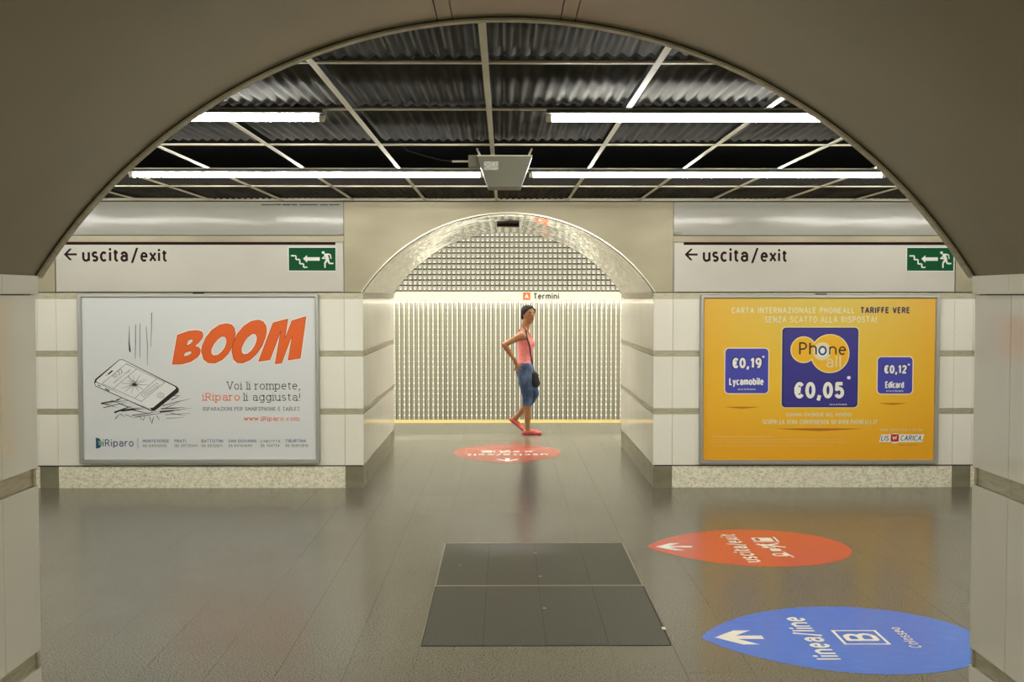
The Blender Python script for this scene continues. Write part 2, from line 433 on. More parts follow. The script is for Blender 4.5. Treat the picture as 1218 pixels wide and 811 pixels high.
def clad(wall, yface, s, segs, spandrel, plx):
    hw_ = HWN if wall.name == 'wall_front' else HW
    """s=-1: face looks towards the camera. segs: list of (x0,x1,kind)"""
    def fb(nm, x0, x1, z0, z1, t, m):     # t = how far it stands proud of the core (0.02 = face plane)
        ya = yface if t >= 0.02 else yface - s * (0.02 - t)
        if t > 0.02: ya = yface + s * (t - 0.02)
        p, q = sorted((ya, yface - s * 0.02)); return box(nm, (x0, x1, p, q, z0, z1), m, wall)
    for x0, x1, kind in segs:
        for z0, z1 in ROWS: fb('wall_panel', x0 + .0012, x1 - .0012, z0, z1, 0.02, M['enamel'])
        for z0, z1 in BANDS: fb('steel_band', x0 + .0008, x1 - .0008, z0, z1, 0.013 if z0 < 1.6 else 0.026, M['band'])
        if kind == 'bay':
            fb('plinth', x0 + .0008, x1 - .0008, 0, 0.188, 0.018, M['plinth'])
            fb('sign_backing', x0 + .002, x1 - .002, 1.712, 2.142, 0.016, M['sign_board'])
            fb('steel_band', x0, x1, 2.146, 2.198, 0.024, M['spandrel'])
            # polished fascia, gently bowed like pressed sheet
            nx, nz = 24, 8
            v = []; f = []
            for a in range(nz + 1):
                for b in range(nx + 1):
                    u = a / nz
                    v.append((x0 + .001 + (x1 - x0 - .002) * b / nx, yface + s * (0.006 + 0.005 * math.sin(math.pi * u)), 2.205 + 0.285 * u))
            for a in range(nz):
                for b in range(nx):
                    i = a * (nx + 1) + b; f.append((i, i + 1, i + nx + 2, i + nx + 1))
            n0 = len(v)
            v += [(x0 + .001, yface - s * .02, 2.205), (x1 - .001, yface - s * .02, 2.205), (x1 - .001, yface - s * .02, 2.49), (x0 + .001, yface - s * .02, 2.49)]
            f += [(0, nx, n0 + 1, n0), (nz * (nx + 1), n0 + 3, n0 + 2, nz * (nx + 1) + nx)]
            mobj('fascia_sheet', v, f, M['fascia'], wall, True)
        elif kind == 'corner':
            pa = x0 + (0.012 if plx == 'l' else .0008)
            fb('plinth', x0 + .0008, x1 - .0008, 0, 0.188, 0.014, M['plinth_plain'])
    for xc, apex, xl, xr in spandrel:
        A = arc(xc, hw_ + 0.002, SPR if wall.name != 'wall_front' else 1.727, apex, 64, 0.004)
        A = [p for p in A if p[1] >= 1.712]
        poly = [(xl + .002, 1.712), (A[0][0], 1.712)] + A + [(A[-1][0], 1.712), (xr - .002, 1.712), (xr - .002, 2.49), (xl + .002, 2.49)]
        v, f = prism(poly, *sorted((yface, yface - s * 0.02)))
        mobj('spandrel_sheet', v, f, M['spandrel'], wall)

wb = wall_with_passage('wall_back', YF0, YF1, XC['far'], APEX['far'], -8, 8, None)
segL = [(-3.89, -1.392, 'bay'), (-1.392, -1.230, 'corner'), (1.300, 1.468, 'corner'), (1.468, 3.928, 'bay')]
outer = [(-4.055, -3.89, 'corner'), (3.928, 4.093, 'corner'), (-6.6, -4.055, 'bay'), (-8, -6.6, 'bay'), (4.093, 6.6, 'bay'), (6.6, 8, 'bay')]
clad(wb, YF0, -1, segL + outer, [(XC['far'], APEX['far'], -1.392, 1.468)], 'l')
for x0, x1 in ((-4.055, -3.89), (3.928, 4.093)):
    box('spandrel_sheet', (x0 + .002, x1 - .002, YF0 - .004, YF0 + .02, 1.712, 2.49), M['spandrel'], wb)
clad(wb, YF1, 1, [(-8, -1.23, 'corner'), (1.30, 8, 'corner')], [(XC['far'], APEX['far'], -8, 8)], 'l')
wf = wall_with_passage('wall_front', YN0, YN1, XC['near'], APEX['near'], -8, 8, None)
clad(wf, YN1, 1, [(-3.89, -1.448, 'bay'), (-1.448, -1.285, 'corner'), (1.297, 1.460, 'corner'), (1.460, 3.93, 'bay'), (-8, -3.89, 'bay'), (3.93, 8, 'bay')], [(XC['near'], APEX['near'], -1.448, 1.460)], 'l')
clad(wf, YN0, -1, [(-8, -1.448, 'bay'), (-1.448, -1.285, 'corner'), (1.297, 1.460, 'corner'), (1.460, 8, 'bay')], [(XC['near'], APEX['near'], -1.448, 1.460)], 'l')
# chipped sealant above the left fascia
mb = MB()
x = -2.10
while x < -1.45:
    l = random.uniform(.03, .16); mb.box(x, x + l, YF0 - .0135, YF0 - .0085, 2.462 + random.uniform(-.002, .002), 2.468 + random.uniform(0, .004)); x += l + random.uniform(.0, .02)
mb.build('peeling_sealant', M['seal'], wb)
# closing walls of the corridor and halls
for s, nm in ((-1, 'wall_left'), (1, 'wall_right')):
    x0, x1 = sorted((8 * s, 8.2 * s))
    box(nm, (x0, x1, -5, 18.2, -1.4, 4.2), M['enamel'], kind='structure')
box('wall_rear', (-8, 8, -5.2, -5.0, -0.3, 2.8), M['enamel'], kind='structure')

# ------------------------------------------------------------------ ceiling of the corridor: open grid with corrugated sheets
ceil = box('ceiling', (-8, 8, YN1 - .02, YF0 + .02, 2.76, 2.86), M['void'], kind='structure')
RY = [3.02, 3.93, 4.90, 6.04, 7.17, 8.30, 9.49]
RX = [-0.068 + 0.615 * k for k in range(-12, 13)]
for y in RY[1:-1]:
    mb = MB(); mb.box(-7.98, 7.98, y - .012, y + .012, CZ, CZ + .003); mb.box(-7.98, 7.98, y - .0015, y + .0015, CZ + .003, CZ + .010)
    mb.build('ceiling_rail', M['rail'], ceil)
for y in (RY[0], RY[-1]):
    mb = MB(); mb.box(-7.98, 7.98, y - .014, y + .014, CZ, CZ + .02)
    mb.build('edge_rail', M['rail'], ceil)
for x in RX:
    mb = MB(); mb.box(x - .012, x + .012, 3.03, 9.48, CZ - .002, CZ + .002); mb.box(x - .0015, x + .0015, 3.03, 9.48, CZ + .002, CZ + .010)
    mb.build('ceiling_rail', M['rail'], ceil)
_cm = {}
def corr(x, y0, y1, dz=0.0):
    key = round(y1 - y0, 3)
    if key not in _cm:
        n = 96; wd = 0.585; v = []; f = []
        for k_ in range(n + 1):
            z = 0.007 * math.cos(2 * math.pi * k_ / n * 11.3)
            xx = wd * k_ / n
            v += [(xx, 0, z), (xx, key, z), (xx, key, z + .002), (xx, 0, z + .002)]
        for k_ in range(n):
            b0 = 4 * k_
            for j in range(4): f.append((b0 + j, b0 + (j + 1) % 4, b0 + 4 + (j + 1) % 4, b0 + 4 + j))
        f += [(0, 3, 2, 1), (4 * n, 4 * n + 1, 4 * n + 2, 4 * n + 3)]
        me = bpy.data.meshes.new('corrugated_sheet'); me.from_pydata(v, [], f)
        me.polygons.foreach_set('use_smooth', [True] * len(me.polygons)); me.materials.append(M['corr']); _cm[key] = me
    o = bpy.data.objects.new('corrugated_sheet', _cm[key]); o.location = (x + .015, y0, CZ + .022 + dz)
    o.rotation_euler = (random.uniform(-.006, .006), random.uniform(-.006, .006), 0)
    link(o, ceil)
for i, x in enumerate(RX[:-1]):
    if abs(x + .3) > 5.2: continue
    for r in (0, 1, 2, 5):
        corr(x, RY[r] + .015, RY[r + 1] - (0.05 if r < 5 else .02))
# deck over the black void carries some hanger rods
# ------------------------------------------------------------------ lights
def lamp(name, x0, x1, y, z, m, label, group, r=0.013):
    e = empty(name, ((x0 + x1) / 2, y, z), label, 'ceiling light', group)
    mb = MB(); tube(mb, (x0 + .02, y, z), (x1 - .02, y, z), r, n=12); mb.build('tube', m, e, True)
    for xx in (x0, x1 - .025):
        mb = MB(); tube(mb, (xx, y, z), (xx + .025, y, z), r + .003, n=12); mb.build('end_cap', M['cap'], e)
    box('batten', (x0, x1, y - .052, y + .052, z + r + .004, z + r + .02), M['core'], e)  # made extra wide to shade the corrugated sheets from the tube
    return e
LZ = 2.462
near_y, far_y = 4.90, 7.17
lamp('tube_light', 0.186, 2.50, near_y, LZ, M['tube'], 'white fluorescent tube glowing nearer the camera, right of centre', 'corridor tubes')
lamp('tube_light', -3.12, -0.80, near_y, LZ, M['tube'], 'white fluorescent tube glowing nearer the camera, cut by the arch on the left', 'corridor tubes')
lamp('tube_light', 0.162, 2.49, far_y, LZ, M['tube'], 'white fluorescent tube in the farther row, right of the grey ceiling box', 'corridor tubes')
lamp('tube_light', -2.44, -0.134, far_y, LZ, M['tube'], 'white fluorescent tube in the farther row, left of the grey ceiling box', 'corridor tubes')
for x0, nm in ((3.6, 'right'), (-6.66, 'left')):
    lamp('tube_light', x0, x0 + 2.32, near_y, LZ, M['tube'], 'fluorescent tube of the nearer row hidden beyond the ' + nm + ' side of the arch', 'corridor tubes')
for x0, nm in ((2.78, 'right'), (-5.05, 'left')):
    lamp('tube_light', x0, x0 + 2.32, far_y, LZ, M['tube'], 'fluorescent tube of the farther row hidden beyond the ' + nm + ' side of the arch', 'corridor tubes')

# ------------------------------------------------------------------ platform and track side
box('ceiling_platform', (-8, 8, YF1 - .02, 18.2, 3.6, 3.7), M['enamel'], kind='structure')
box('wall_platform_upper', (-8, 8, YF0 + .02, YF1 - .02, 2.75, 3.6), M['enamel'], kind='structure')
box('floor_track', (-8, 8, 14.83, 18.2, -1.4, -1.2), M['grout'], kind='structure')
box('floor_platform_edge', (-8, 8, 14.6, 14.83, -1.2, -0.30), M['core'], kind='structure')
tw = box('wall_track', (-8, 8, 18.03, 18.2, -1.2, 3.6), M['steel_back'], kind='structure')
P = 0.0793; PZ = 0.0886
def trackwall(z0, z1, name, lo):
    ribs = MB(); tabs = MB(); ribs2 = MB(); studs = MB()
    for k_ in range(-36, 42):
        x = -0.955 + k_ * P
        seam = (k_ % 25 == 0)
        if lo:      # alternating proud and recessed strips with studs
            ribs.box(x + (.008 if seam else .003), x + .032, 17.985, 18.03, z0, z1)
            ribs2.box(x + .043, x + P - .008, 18.004, 18.03, z0, z1)
        else:
            ribs.box(x - .001, x + .006, 18.0, 18.03, z0, z1)
        z = z0 + .02
        while z < z1 - .02:
            if lo:
                xa, xb = x + .005, x + .031; zt = z + .026
                tabs.add([(xa, 17.966, z), (xb, 17.966, z), (xb, 17.984, zt), (xa, 17.984, zt), (xa, 17.99, z), (xb, 17.99, z), (xb, 17.99, zt), (xa, 17.99, zt)],
                         [(0, 1, 2, 3), (4, 7, 6, 5), (0, 4, 5, 1), (3, 2, 6, 7), (0, 3, 7, 4), (1, 5, 6, 2)])
            else:
                xa, xb = x + (.018 if seam else .014), x + P - .007; zt = z + .066      # plate leaning back, catching light from above
                tabs.add([(xa, 17.974, z), (xb, 17.974, z), (xb, 17.996, zt), (xa, 17.996, zt), (xa, 18.02, z), (xb, 18.02, z), (xb, 18.02, zt), (xa, 18.02, zt)],
                         [(0, 1, 2, 3), (4, 7, 6, 5), (0, 4, 5, 1), (3, 2, 6, 7), (0, 3, 7, 4), (1, 5, 6, 2)])
                xm = (xa + xb) / 2
                studs.box(xm - .010, xm + .010, 17.964, 17.99, z + .004, z + .022)
            z += PZ
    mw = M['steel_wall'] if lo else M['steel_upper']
    ribs.build(name + '_ribs', mw, tw, kind='stuff')
    if not lo: studs.build(name + '_studs', M['steel_wall'], tw, kind='stuff')
    if lo: ribs2.build(name + '_inner_ribs', M['steel_dull'], tw, kind='stuff')
    tabs.build(name + '_folds', mw, tw, kind='stuff')
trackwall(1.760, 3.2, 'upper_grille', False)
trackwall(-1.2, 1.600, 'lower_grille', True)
for x0, nm in ((-7.2, 'far left'), (-4.7, 'left'), (-2.2, 'centre left'), (0.3, 'centre right'), (2.8, 'right'), (5.3, 'far right')):
    lamp('platform_light', x0, x0 + 2.4, 13.4, 3.56, M['tube_plat'], 'fluorescent tube above the platform, ' + nm + ' of the row, hidden by the arch', 'platform tubes', r=.02)
for x0, nm in ((-5, 'left'), (-2.4, 'centre left'), (0.2, 'centre right'), (2.8, 'right')):
    lamp('edge_light', x0, x0 + 2.4, 14.7, 3.56, M['tube_plat'], 'fluorescent tube above the platform edge, ' + nm + ' of the row, hidden by the arch', 'platform edge tubes', r=.02)

# hall behind the camera
box('ceiling_rear', (-8, 8, -5, YN0 + .02, 2.6, 2.75), M['corr'], kind='structure')
for x0, nm in ((-4.6, 'left'), (-1.15, 'middle'), (2.3, 'right')):
    lamp('hall_light', x0, x0 + 2.3, -1.6, 2.52, M['tube_rear'], 'fluorescent tube in the hall behind the camera, ' + nm + ' one', 'rear hall tubes')

# ------------------------------------------------------------------ printing helpers
def to_mesh_from_curve(cu):
    o = bpy.data.objects.new('tmp', cu); COL.objects.link(o)
    dg = bpy.context.evaluated_depsgraph_get(); dg.update()
    me = bpy.data.meshes.new_from_object(o.evaluated_get(dg))
    COL.objects.unlink(o); bpy.data.objects.remove(o)
    return me
# a skeleton alphabet of our own: strokes on a grid with cap height 7, x-height 5, descender -2
def _arc(cx, cy, rx, ry, a0, a1, n=10):
    return [(cx + rx * math.cos(math.radians(a0 + (a1 - a0) * k / n)), cy + ry * math.sin(math.radians(a0 + (a1 - a0) * k / n))) for k in range(n + 1)]
def _o(x0, y0, x1, y1): return _arc((x0 + x1) / 2, (y0 + y1) / 2, (x1 - x0) / 2, (y1 - y0) / 2, 0, 360, 18)
GL = {
 'a': (3.6, [_arc(1.8, 3.3, 1.6, 1.7, 160, 0, 8) + [(3.4, 0)], _arc(1.8, 1.45, 1.6, 1.45, 60, 330, 12)]),
 'b': (3.8, [[(0.1, 7), (0.1, 0)], _o(.1, 0, 3.7, 5)]), 'c': (3.3, [_arc(1.8, 2.5, 1.7, 2.5, 50, 310, 14)]),
 'd': (3.8, [[(3.7, 7), (3.7, 0)], _o(.1, 0, 3.7, 5)]), 'e': (3.6, [[(.1, 2.7), (3.5, 2.7)] + _arc(1.8, 2.5, 1.7, 2.5, 5, 310, 14)]),
 'f': (2.4, [[(.9, 0), (.9, 5.7)] + _arc(2.0, 5.7, 1.1, 1.3, 180, 80, 5), [(0, 5), (2.2, 5)]]),
 'g': (3.8, [_o(.1, 0, 3.7, 5), [(3.7, 5), (3.7, -.6)] + _arc(2.0, -.6, 1.7, 1.4, 0, -150, 8)]),
 'h': (3.6, [[(.1, 7), (.1, 0)], [(.1, 3)] + _arc(1.8, 3.3, 1.7, 1.7, 160, 0, 8) + [(3.5, 0)]]),
 'i': (.4, [[(.2, 5), (.2, 0)], [(.2, 6.9), (.2, 7.0)]]), 'j': (1.2, [[(.9, 5), (.9, -1), (.1, -1.8)], [(.9, 6.9), (.9, 7)]]),
 'k': (3.2, [[(.1, 7), (.1, 0)], [(3, 5), (.1, 2.2)], [(1.2, 3.1), (3.2, 0)]]), 'l': (.4, [[(.2, 7), (.2, 0)]]),
 'm': (5.8, [[(.1, 5), (.1, 0)], _arc(1.5, 3.5, 1.4, 1.5, 170, 0, 7) + [(2.9, 0)], _arc(4.3, 3.5, 1.4, 1.5, 180, 0, 7) + [(5.7, 0)]]),
 'n': (3.6, [[(.1, 5), (.1, 0)], _arc(1.8, 3.3, 1.7, 1.7, 165, 0, 8) + [(3.5, 0)]]), 'o': (3.8, [_o(.1, 0, 3.7, 5)]),
 'p': (3.8, [[(.1, 5), (.1, -2)], _o(.1, 0, 3.7, 5)]), 'q': (3.8, [[(3.7, 5), (3.7, -2)], _o(.1, 0, 3.7, 5)]),
 'r': (2.3, [[(.1, 5), (.1, 0)], _arc(1.9, 3.2, 1.8, 1.8, 175, 75, 6)]),
 's': (3.0, [_arc(1.5, 3.75, 1.3, 1.25, 40, 250, 9) + _arc(1.5, 1.25, 1.35, 1.25, 70, -140, 9)]),
 't': (2.3, [[(.9, 6.4), (.9, 1.3)] + _arc(2.1, 1.3, 1.2, 1.3, 180, 275, 5), [(0, 5), (2.2, 5)]]),
 'u': (3.6, [[(.1, 5)] + _arc(1.8, 1.7, 1.7, 1.7, 180, 345, 8), [(3.5, 5), (3.5, 0)]]), 'v': (3.4, [[(0, 5), (1.7, 0), (3.4, 5)]]),
 'w': (5.0, [[(0, 5), (1.25, 0), (2.5, 4.6), (3.75, 0), (5, 5)]]), 'x': (3.3, [[(0, 5), (3.3, 0)], [(3.3, 5), (0, 0)]]),
 'y': (3.4, [[(0, 5), (1.8, 0)], [(3.4, 5), (1.2, -2), (.3, -2)]]), 'z': (3.2, [[(0, 5), (3.2, 5), (0, 0), (3.2, 0)]]),
 'A': (4.4, [[(0, 0), (2.2, 7), (4.4, 0)], [(.8, 2.3), (3.6, 2.3)]]),
 'B': (3.8, [[(.1, 0), (.1, 7), (1.8, 7)] + _arc(1.9, 5.35, 1.6, 1.65, 90, -90, 8) + [(.1, 3.7)], [(1.9, 3.7)] + _arc(2.0, 1.85, 1.8, 1.85, 90, -90, 8) + [(.1, 0)]]),
 'C': (4.0, [_arc(2.2, 3.5, 2.1, 3.5, 45, 315, 16)]), 'D': (4.2, [[(.1, 0), (.1, 7), (1.4, 7)] + _arc(1.6, 3.5, 2.5, 3.5, 90, -90, 12) + [(.1, 0)]]),
 'E': (3.3, [[(3.2, 7), (.1, 7), (.1, 0), (3.2, 0)], [(.1, 3.6), (2.8, 3.6)]]), 'F': (3.2, [[(3.1, 7), (.1, 7), (.1, 0)], [(.1, 3.6), (2.7, 3.6)]]),
 'G': (4.2, [_arc(2.2, 3.5, 2.1, 3.5, 45, 350, 16) + [(4.1, 3.2), (2.5, 3.2)]]), 'H': (4.0, [[(.1, 0), (.1, 7)], [(3.9, 0), (3.9, 7)], [(.1, 3.6), (3.9, 3.6)]]),
 'I': (.6, [[(.3, 0), (.3, 7)]]), 'J': (2.6, [[(2.4, 7), (2.4, 1.5)] + _arc(1.3, 1.4, 1.1, 1.4, 0, -150, 6)]), 'K': (3.8, [[(.1, 0), (.1, 7)], [(3.6, 7), (.1, 3)], [(1.3, 4.2), (3.8, 0)]]),
 'L': (3.0, [[(.1, 7), (.1, 0), (3.0, 0)]]), 'M': (5.0, [[(.1, 0), (.1, 7), (2.5, 2), (4.9, 7), (4.9, 0)]]), 'N': (4.2, [[(.1, 0), (.1, 7), (4.1, 0), (4.1, 7)]]),
 'O': (4.4, [_o(.1, 0, 4.3, 7)]), 'P': (3.7, [[(.1, 0), (.1, 7), (1.8, 7)] + _arc(1.8, 5.1, 1.8, 1.9, 90, -90, 8) + [(.1, 3.2)]]),
 'Q': (4.4, [_o(.1, 0, 4.3, 7), [(2.6, 1.6), (4.3, -.4)]]), 'R': (3.9, [[(.1, 0), (.1, 7), (1.8, 7)] + _arc(1.8, 5.2, 1.8, 1.8, 90, -90, 8) + [(.1, 3.4)], [(1.9, 3.4), (3.8, 0)]]),
 'S': (3.6, [_arc(1.8, 5.25, 1.6, 1.75, 35, 250, 10) + _arc(1.8, 1.8, 1.7, 1.8, 70, -145, 10)]), 'T': (3.8, [[(0, 7), (3.8, 7)], [(1.9, 7), (1.9, 0)]]),
 'U': (4.0, [[(.1, 7)] + _arc(2.0, 2, 1.9, 2, 180, 360, 10) + [(3.9, 7)]]), 'V': (4.2, [[(0, 7), (2.1, 0), (4.2, 7)]]),
 'W': (6.0, [[(0, 7), (1.5, 0), (3, 6.4), (4.5, 0), (6, 7)]]), 'X': (4, [[(0, 7), (4, 0)], [(4, 7), (0, 0)]]), 'Y': (4, [[(0, 7), (2, 3.5), (4, 7)], [(2, 3.5), (2, 0)]]),
 'Z': (3.8, [[(.1, 7), (3.7, 7), (.1, 0), (3.7, 0)]]), 'À': (4.4, [[(0, 0), (2.2, 7), (4.4, 0)], [(.8, 2.3), (3.6, 2.3)], [(1.5, 9.2), (2.4, 8.2)]]),
 '0': (3.8, [_o(.1, 0, 3.7, 7)]), '1': (2.0, [[(.2, 5.6), (1.5, 7), (1.5, 0)]]), '2': (3.6, [_arc(1.8, 5.2, 1.6, 1.8, 160, -20, 9) + [(.1, 0), (3.6, 0)]]),
 '3': (3.6, [_arc(1.7, 5.3, 1.6, 1.7, 150, -80, 9) + _arc(1.7, 1.9, 1.8, 1.9, 80, -150, 10)]), '4': (3.8, [[(2.9, 0), (2.9, 7), (.1, 2.2), (3.8, 2.2)]]),
 '5': (3.6, [[(3.3, 7), (.6, 7), (.4, 3.9)] + _arc(1.7, 2.2, 1.8, 2.2, 120, -150, 12)]), '6': (3.7, [_o(.1, 0, 3.6, 4.2), _arc(2.6, 3, 2.5, 4, 180, 95, 8)]),
 '7': (3.5, [[(.1, 7), (3.5, 7), (1.2, 0)]]), '8': (3.7, [_o(.4, 3.7, 3.3, 7), _o(.1, 0, 3.6, 3.7)]), '9': (3.7, [_o(.1, 2.8, 3.6, 7), _arc(1.1, 4, 2.5, 4, 0, -85, 8)]),
 '€': (4.0, [_arc(2.5, 3.5, 1.9, 3.5, 45, 315, 14), [(-.1, 4.2), (3.0, 4.2)], [(-.1, 2.8), (2.8, 2.8)]]), ',': (.8, [[(.6, .6), (.0, -1.8)]]), '.': (.6, [[(.3, .1), (.3, .2)]]),
 '!': (.6, [[(.3, 7), (.3, 2.2)], [(.3, .1), (.3, .2)]]), '/': (2.4, [[(0, -1), (2.4, 7.6)]]), ':': (.6, [[(.3, .6), (.3, .7)], [(.3, 4), (.3, 4.1)]]),
 '*': (3, [[(1.5, 4), (1.5, 7)], [(.2, 4.8), (2.8, 6.2)], [(.2, 6.2), (2.8, 4.8)]]), ' ': (1.4, []),
}
LIFT = [0]
def lift(pts, n):
    '''each overlapping stroke lies a hair above the last one, so none shares a plane with its neighbour'''
    LIFT[0] = (LIFT[0] + 1) % 31
    return [Vector(p) + n * (LIFT[0] * 1.6e-5) for p in pts]
def facing(n):
    n = n.normalized()
    if abs(n.z) > .5: return n if n.z > 0 else -n
    return n if n.y < 0 else -n
def print_text(body, O, U, V, m, parent, name='lettering', bold=0.0, shear=0.0, space=1.0, serif=False, wt=None):
    """fits the words to the parallelogram O, O+U, O+V; bold sets the weight of the strokes"""
    O = Vector(O); U = Vector(U); V = Vector(V); lu, lv = U.length, V.length; u = U / lu; v = V / lv
    up_ = facing(u.cross(v))
    wrel = wt if wt is not None else 0.105 + bold * 2.6
    sp = 1.15 + wrel * 5 * (space if space > 1 else 1); x = 0.0; L_ = []; starts = []
    for ch in body:
        w_, st = GL.get(ch, GL[' '])
        starts.append(len(L_))
        for ln in st:
            L_.append([(x + a + shear * b, b) for a, b in ln])
            if serif and ch.isalpha():
                for q, nb in ((ln[0], ln[1]), (ln[-1], ln[-2])):
                    if abs(q[0] - nb[0]) < .05 and abs(q[1] - nb[1]) > .5 and q[1] in (0, 5, 7, -2):
                        d = .95 if q[1] <= 0 else .1
                        L_.append([(x + q[0] - .95, q[1]), (x + q[0] + d, q[1])])
                    elif ch in 'VvwyAx' and q[1] in (0, 5, 7): L_.append([(x + q[0] - .8, q[1]), (x + q[0] + .8, q[1])])
        x += w_ + sp
    X = [p[0] for l in L_ for p in l]; Y = [p[1] for l in L_ for p in l]
    x0, x1, y0, y1 = min(X), max(X), min(Y), max(Y)
    if any(c.isalnum() for c in body): y0 = min(y0, 0)
    h = lv / ((y1 - y0) / 7.0 + wrel); W_ = wrel * h
    sx = (lu - W_) / max(x1 - x0, .01); sy = (lv - W_) / max(y1 - y0, .01)
    big = h > 0.03
    one = h > 0.085      # letters large enough to read singly are parts of their own
    mb = MB()
    for li, l in enumerate(L_):
        if one and li in starts and mb.v: mb.build('letter', m, parent); mb = MB()
        P_ = [((a - x0) * sx + W_ / 2, (b - y0) * sy + W_ / 2) for a, b in l]
        for (ax, ay), (bx, by) in zip(P_[:-1], P_[1:]):
            d = Vector((bx - ax, by - ay))
            if d.length < 1e-7: d = Vector((0, 1e-5))
            d.normalize(); nx, ny = -d.y * W_ / 2, d.x * W_ / 2; ex, ey = d.x * W_ * .12, d.y * W_ * .12
            q = [(ax + nx - ex, ay + ny - ey), (bx + nx + ex, by + ny + ey), (bx - nx + ex, by - ny + ey), (ax - nx - ex, ay - ny - ey)]
            mb.add(lift([O + u * a + v * b for a, b in q], up_), [(0, 1, 2, 3)])
        for k, (a, b) in enumerate(P_[1:-1]):
            if big: mb.add(lift([O + u * (a + W_ / 2 * math.cos(t)) + v * (b + W_ / 2 * math.sin(t)) for t in [math.pi * 2 * q / 8 for q in range(8)]], up_), [tuple(range(8))])
        if len(P_) == 2 and abs(P_[0][1] - P_[1][1]) < W_ * .6 and abs(P_[0][0] - P_[1][0]) < W_ * .6:      # dots
            a, b = P_[0]; r = W_ * .6
            mb.add(lift([O + u * (a + r * math.cos(t)) + v * (b + r * math.sin(t)) for t in [math.pi * 2 * q / 10 for q in range(10)]], up_), [tuple(range(10))])
    return mb.build('letter' if one else name, m, parent, kind=None if one else 'stuff')
def print_poly(loops, fn, m, parent, name='print', offset=0.0):
    cu = bpy.data.curves.new('tmp', 'CURVE'); cu.dimensions = '2D'; cu.fill_mode = 'BOTH'
    cu.offset = offset
    for lp in loops:
        sp = cu.splines.new('POLY'); sp.points.add(len(lp) - 1)
        for p, q in zip(sp.points, lp): p.co = (q[0], q[1], 0, 1)
        sp.use_cyclic_u = True
    me = to_mesh_from_curve(cu)
    for v in me.vertices: v.co = Vector(fn(v.co.x, v.co.y))
    me.materials.clear(); me.materials.append(m); me.name = name
    return link(bpy.data.objects.new(name, me), parent)
def strokes(lines, fn, m, parent, name='line_drawing', w=1.0):
    """each line: list of (x,y) or (x,y,w); thin ribbons"""
    mb = MB(); o_ = Vector(fn(0, 0)); up_ = facing((Vector(fn(1, 0)) - o_).cross(Vector(fn(0, 1)) - o_))
    for ln in lines:
        P_ = [(p[0], p[1], p[2] if len(p) > 2 else w) for p in ln]
        for a, b in zip(P_[:-1], P_[1:]):
            d = Vector((b[0] - a[0], b[1] - a[1])); 
            if d.length < 1e-6: continue
            d.normalize(); n = Vector((-d.y, d.x))
            q = [(a[0] + n.x * a[2] / 2, a[1] + n.y * a[2] / 2), (b[0] + n.x * b[2] / 2, b[1] + n.y * b[2] / 2), (b[0] - n.x * b[2] / 2, b[1] - n.y * b[2] / 2), (a[0] - n.x * a[2] / 2, a[1] - n.y * a[2] / 2)]
            mb.add(lift([fn(*p) for p in q], up_), [(0, 1, 2, 3)])
    return mb.build(name, m, parent)
def ellipse(cx, cy, rx, ry, n=32, rot=0.0):
    c, s = math.cos(rot), math.sin(rot)
    return [(cx + rx * math.cos(t) * c - ry * math.sin(t) * s, cy + rx * math.cos(t) * s + ry * math.sin(t) * c) for t in [2 * math.pi * k / n for k in range(n)]]
def rrect(x0, y0, x1, y1, r, n=6):
    out = []
    for cx, cy, a in ((x1 - r, y1 - r, 0), (x0 + r, y1 - r, 90), (x0 + r, y0 + r, 180), (x1 - r, y0 + r, 270)):
        for k in range(n + 1):
            t = math.radians(a + 90 * k / n); out.append((cx + r * math.cos(t), cy + r * math.sin(t)))
    return out

# ------------------------------------------------------------------ advertising posters (art is laid out on a 285 x 202 unit sheet, 7.33 mm a unit)
UN = 1 / 136.4
def poster(x0, ztop, label, paper):
    YP = YF0 - 0.045
    e = empty('advertising_poster', (x0 + 142.5 * UN, YF0, ztop - 202 * UN), label, 'poster', None)
    W_, H_ = 285 * UN, 202 * UN
    # frame: rounded aluminium profile
    prof = [(0.0, 0.0, 0.022), (0.0, 0.038, 0.022), (0.006, 0.045, 0.02), (0.026, 0.045, 0.012), (0.034, 0.036, 0.006), (0.036, 0.014, 0.004)]
    loops = []
    for ins, dy, r in prof:
        loops.append([(x, YF0 - dy, z) for x, z in rrect(x0 + ins, ztop - H_ + ins, x0 + W_ - ins, ztop - ins, r, 6)])
    n = len(loops[0]); v = [p for l in loops for p in l]; f = []
    for a in range(len(loops) - 1):
        for k_ in range(n):
            f.append((a * n + k_, a * n + (k_ + 1) % n, (a + 1) * n + (k_ + 1) % n, (a + 1) * n + k_))
    mobj('frame', v, f, M['frame'], e)
    sh = box('poster_sheet', (x0 + .034, x0 + W_ - .034, YF0 - .016, YF0 - .002, ztop - H_ + .034, ztop - .034), paper, e)
    mb = MB(); mb.box(x0 + W_ / 2 - .04, x0 + W_ / 2 + .05, YF0 - .05, YF0 - .01, ztop - .003, ztop + .006); mb.build('latch', M['seal'], e)
    def lay(k):
        y = YF0 - .016 - .0009 * k
        return lambda a, b: (x0 + a * UN, y, ztop - b * UN)
    def text(body, a0, b0, a1, b1, m, k=1, **kw):
        f_ = lay(k); O = Vector(f_(a0, b1)); U = Vector(f_(a1, b1)) - O; V = Vector(f_(a0, b0)) - O
        return print_text(body, O, U, V, m, e, **kw)
    return e, lay, text

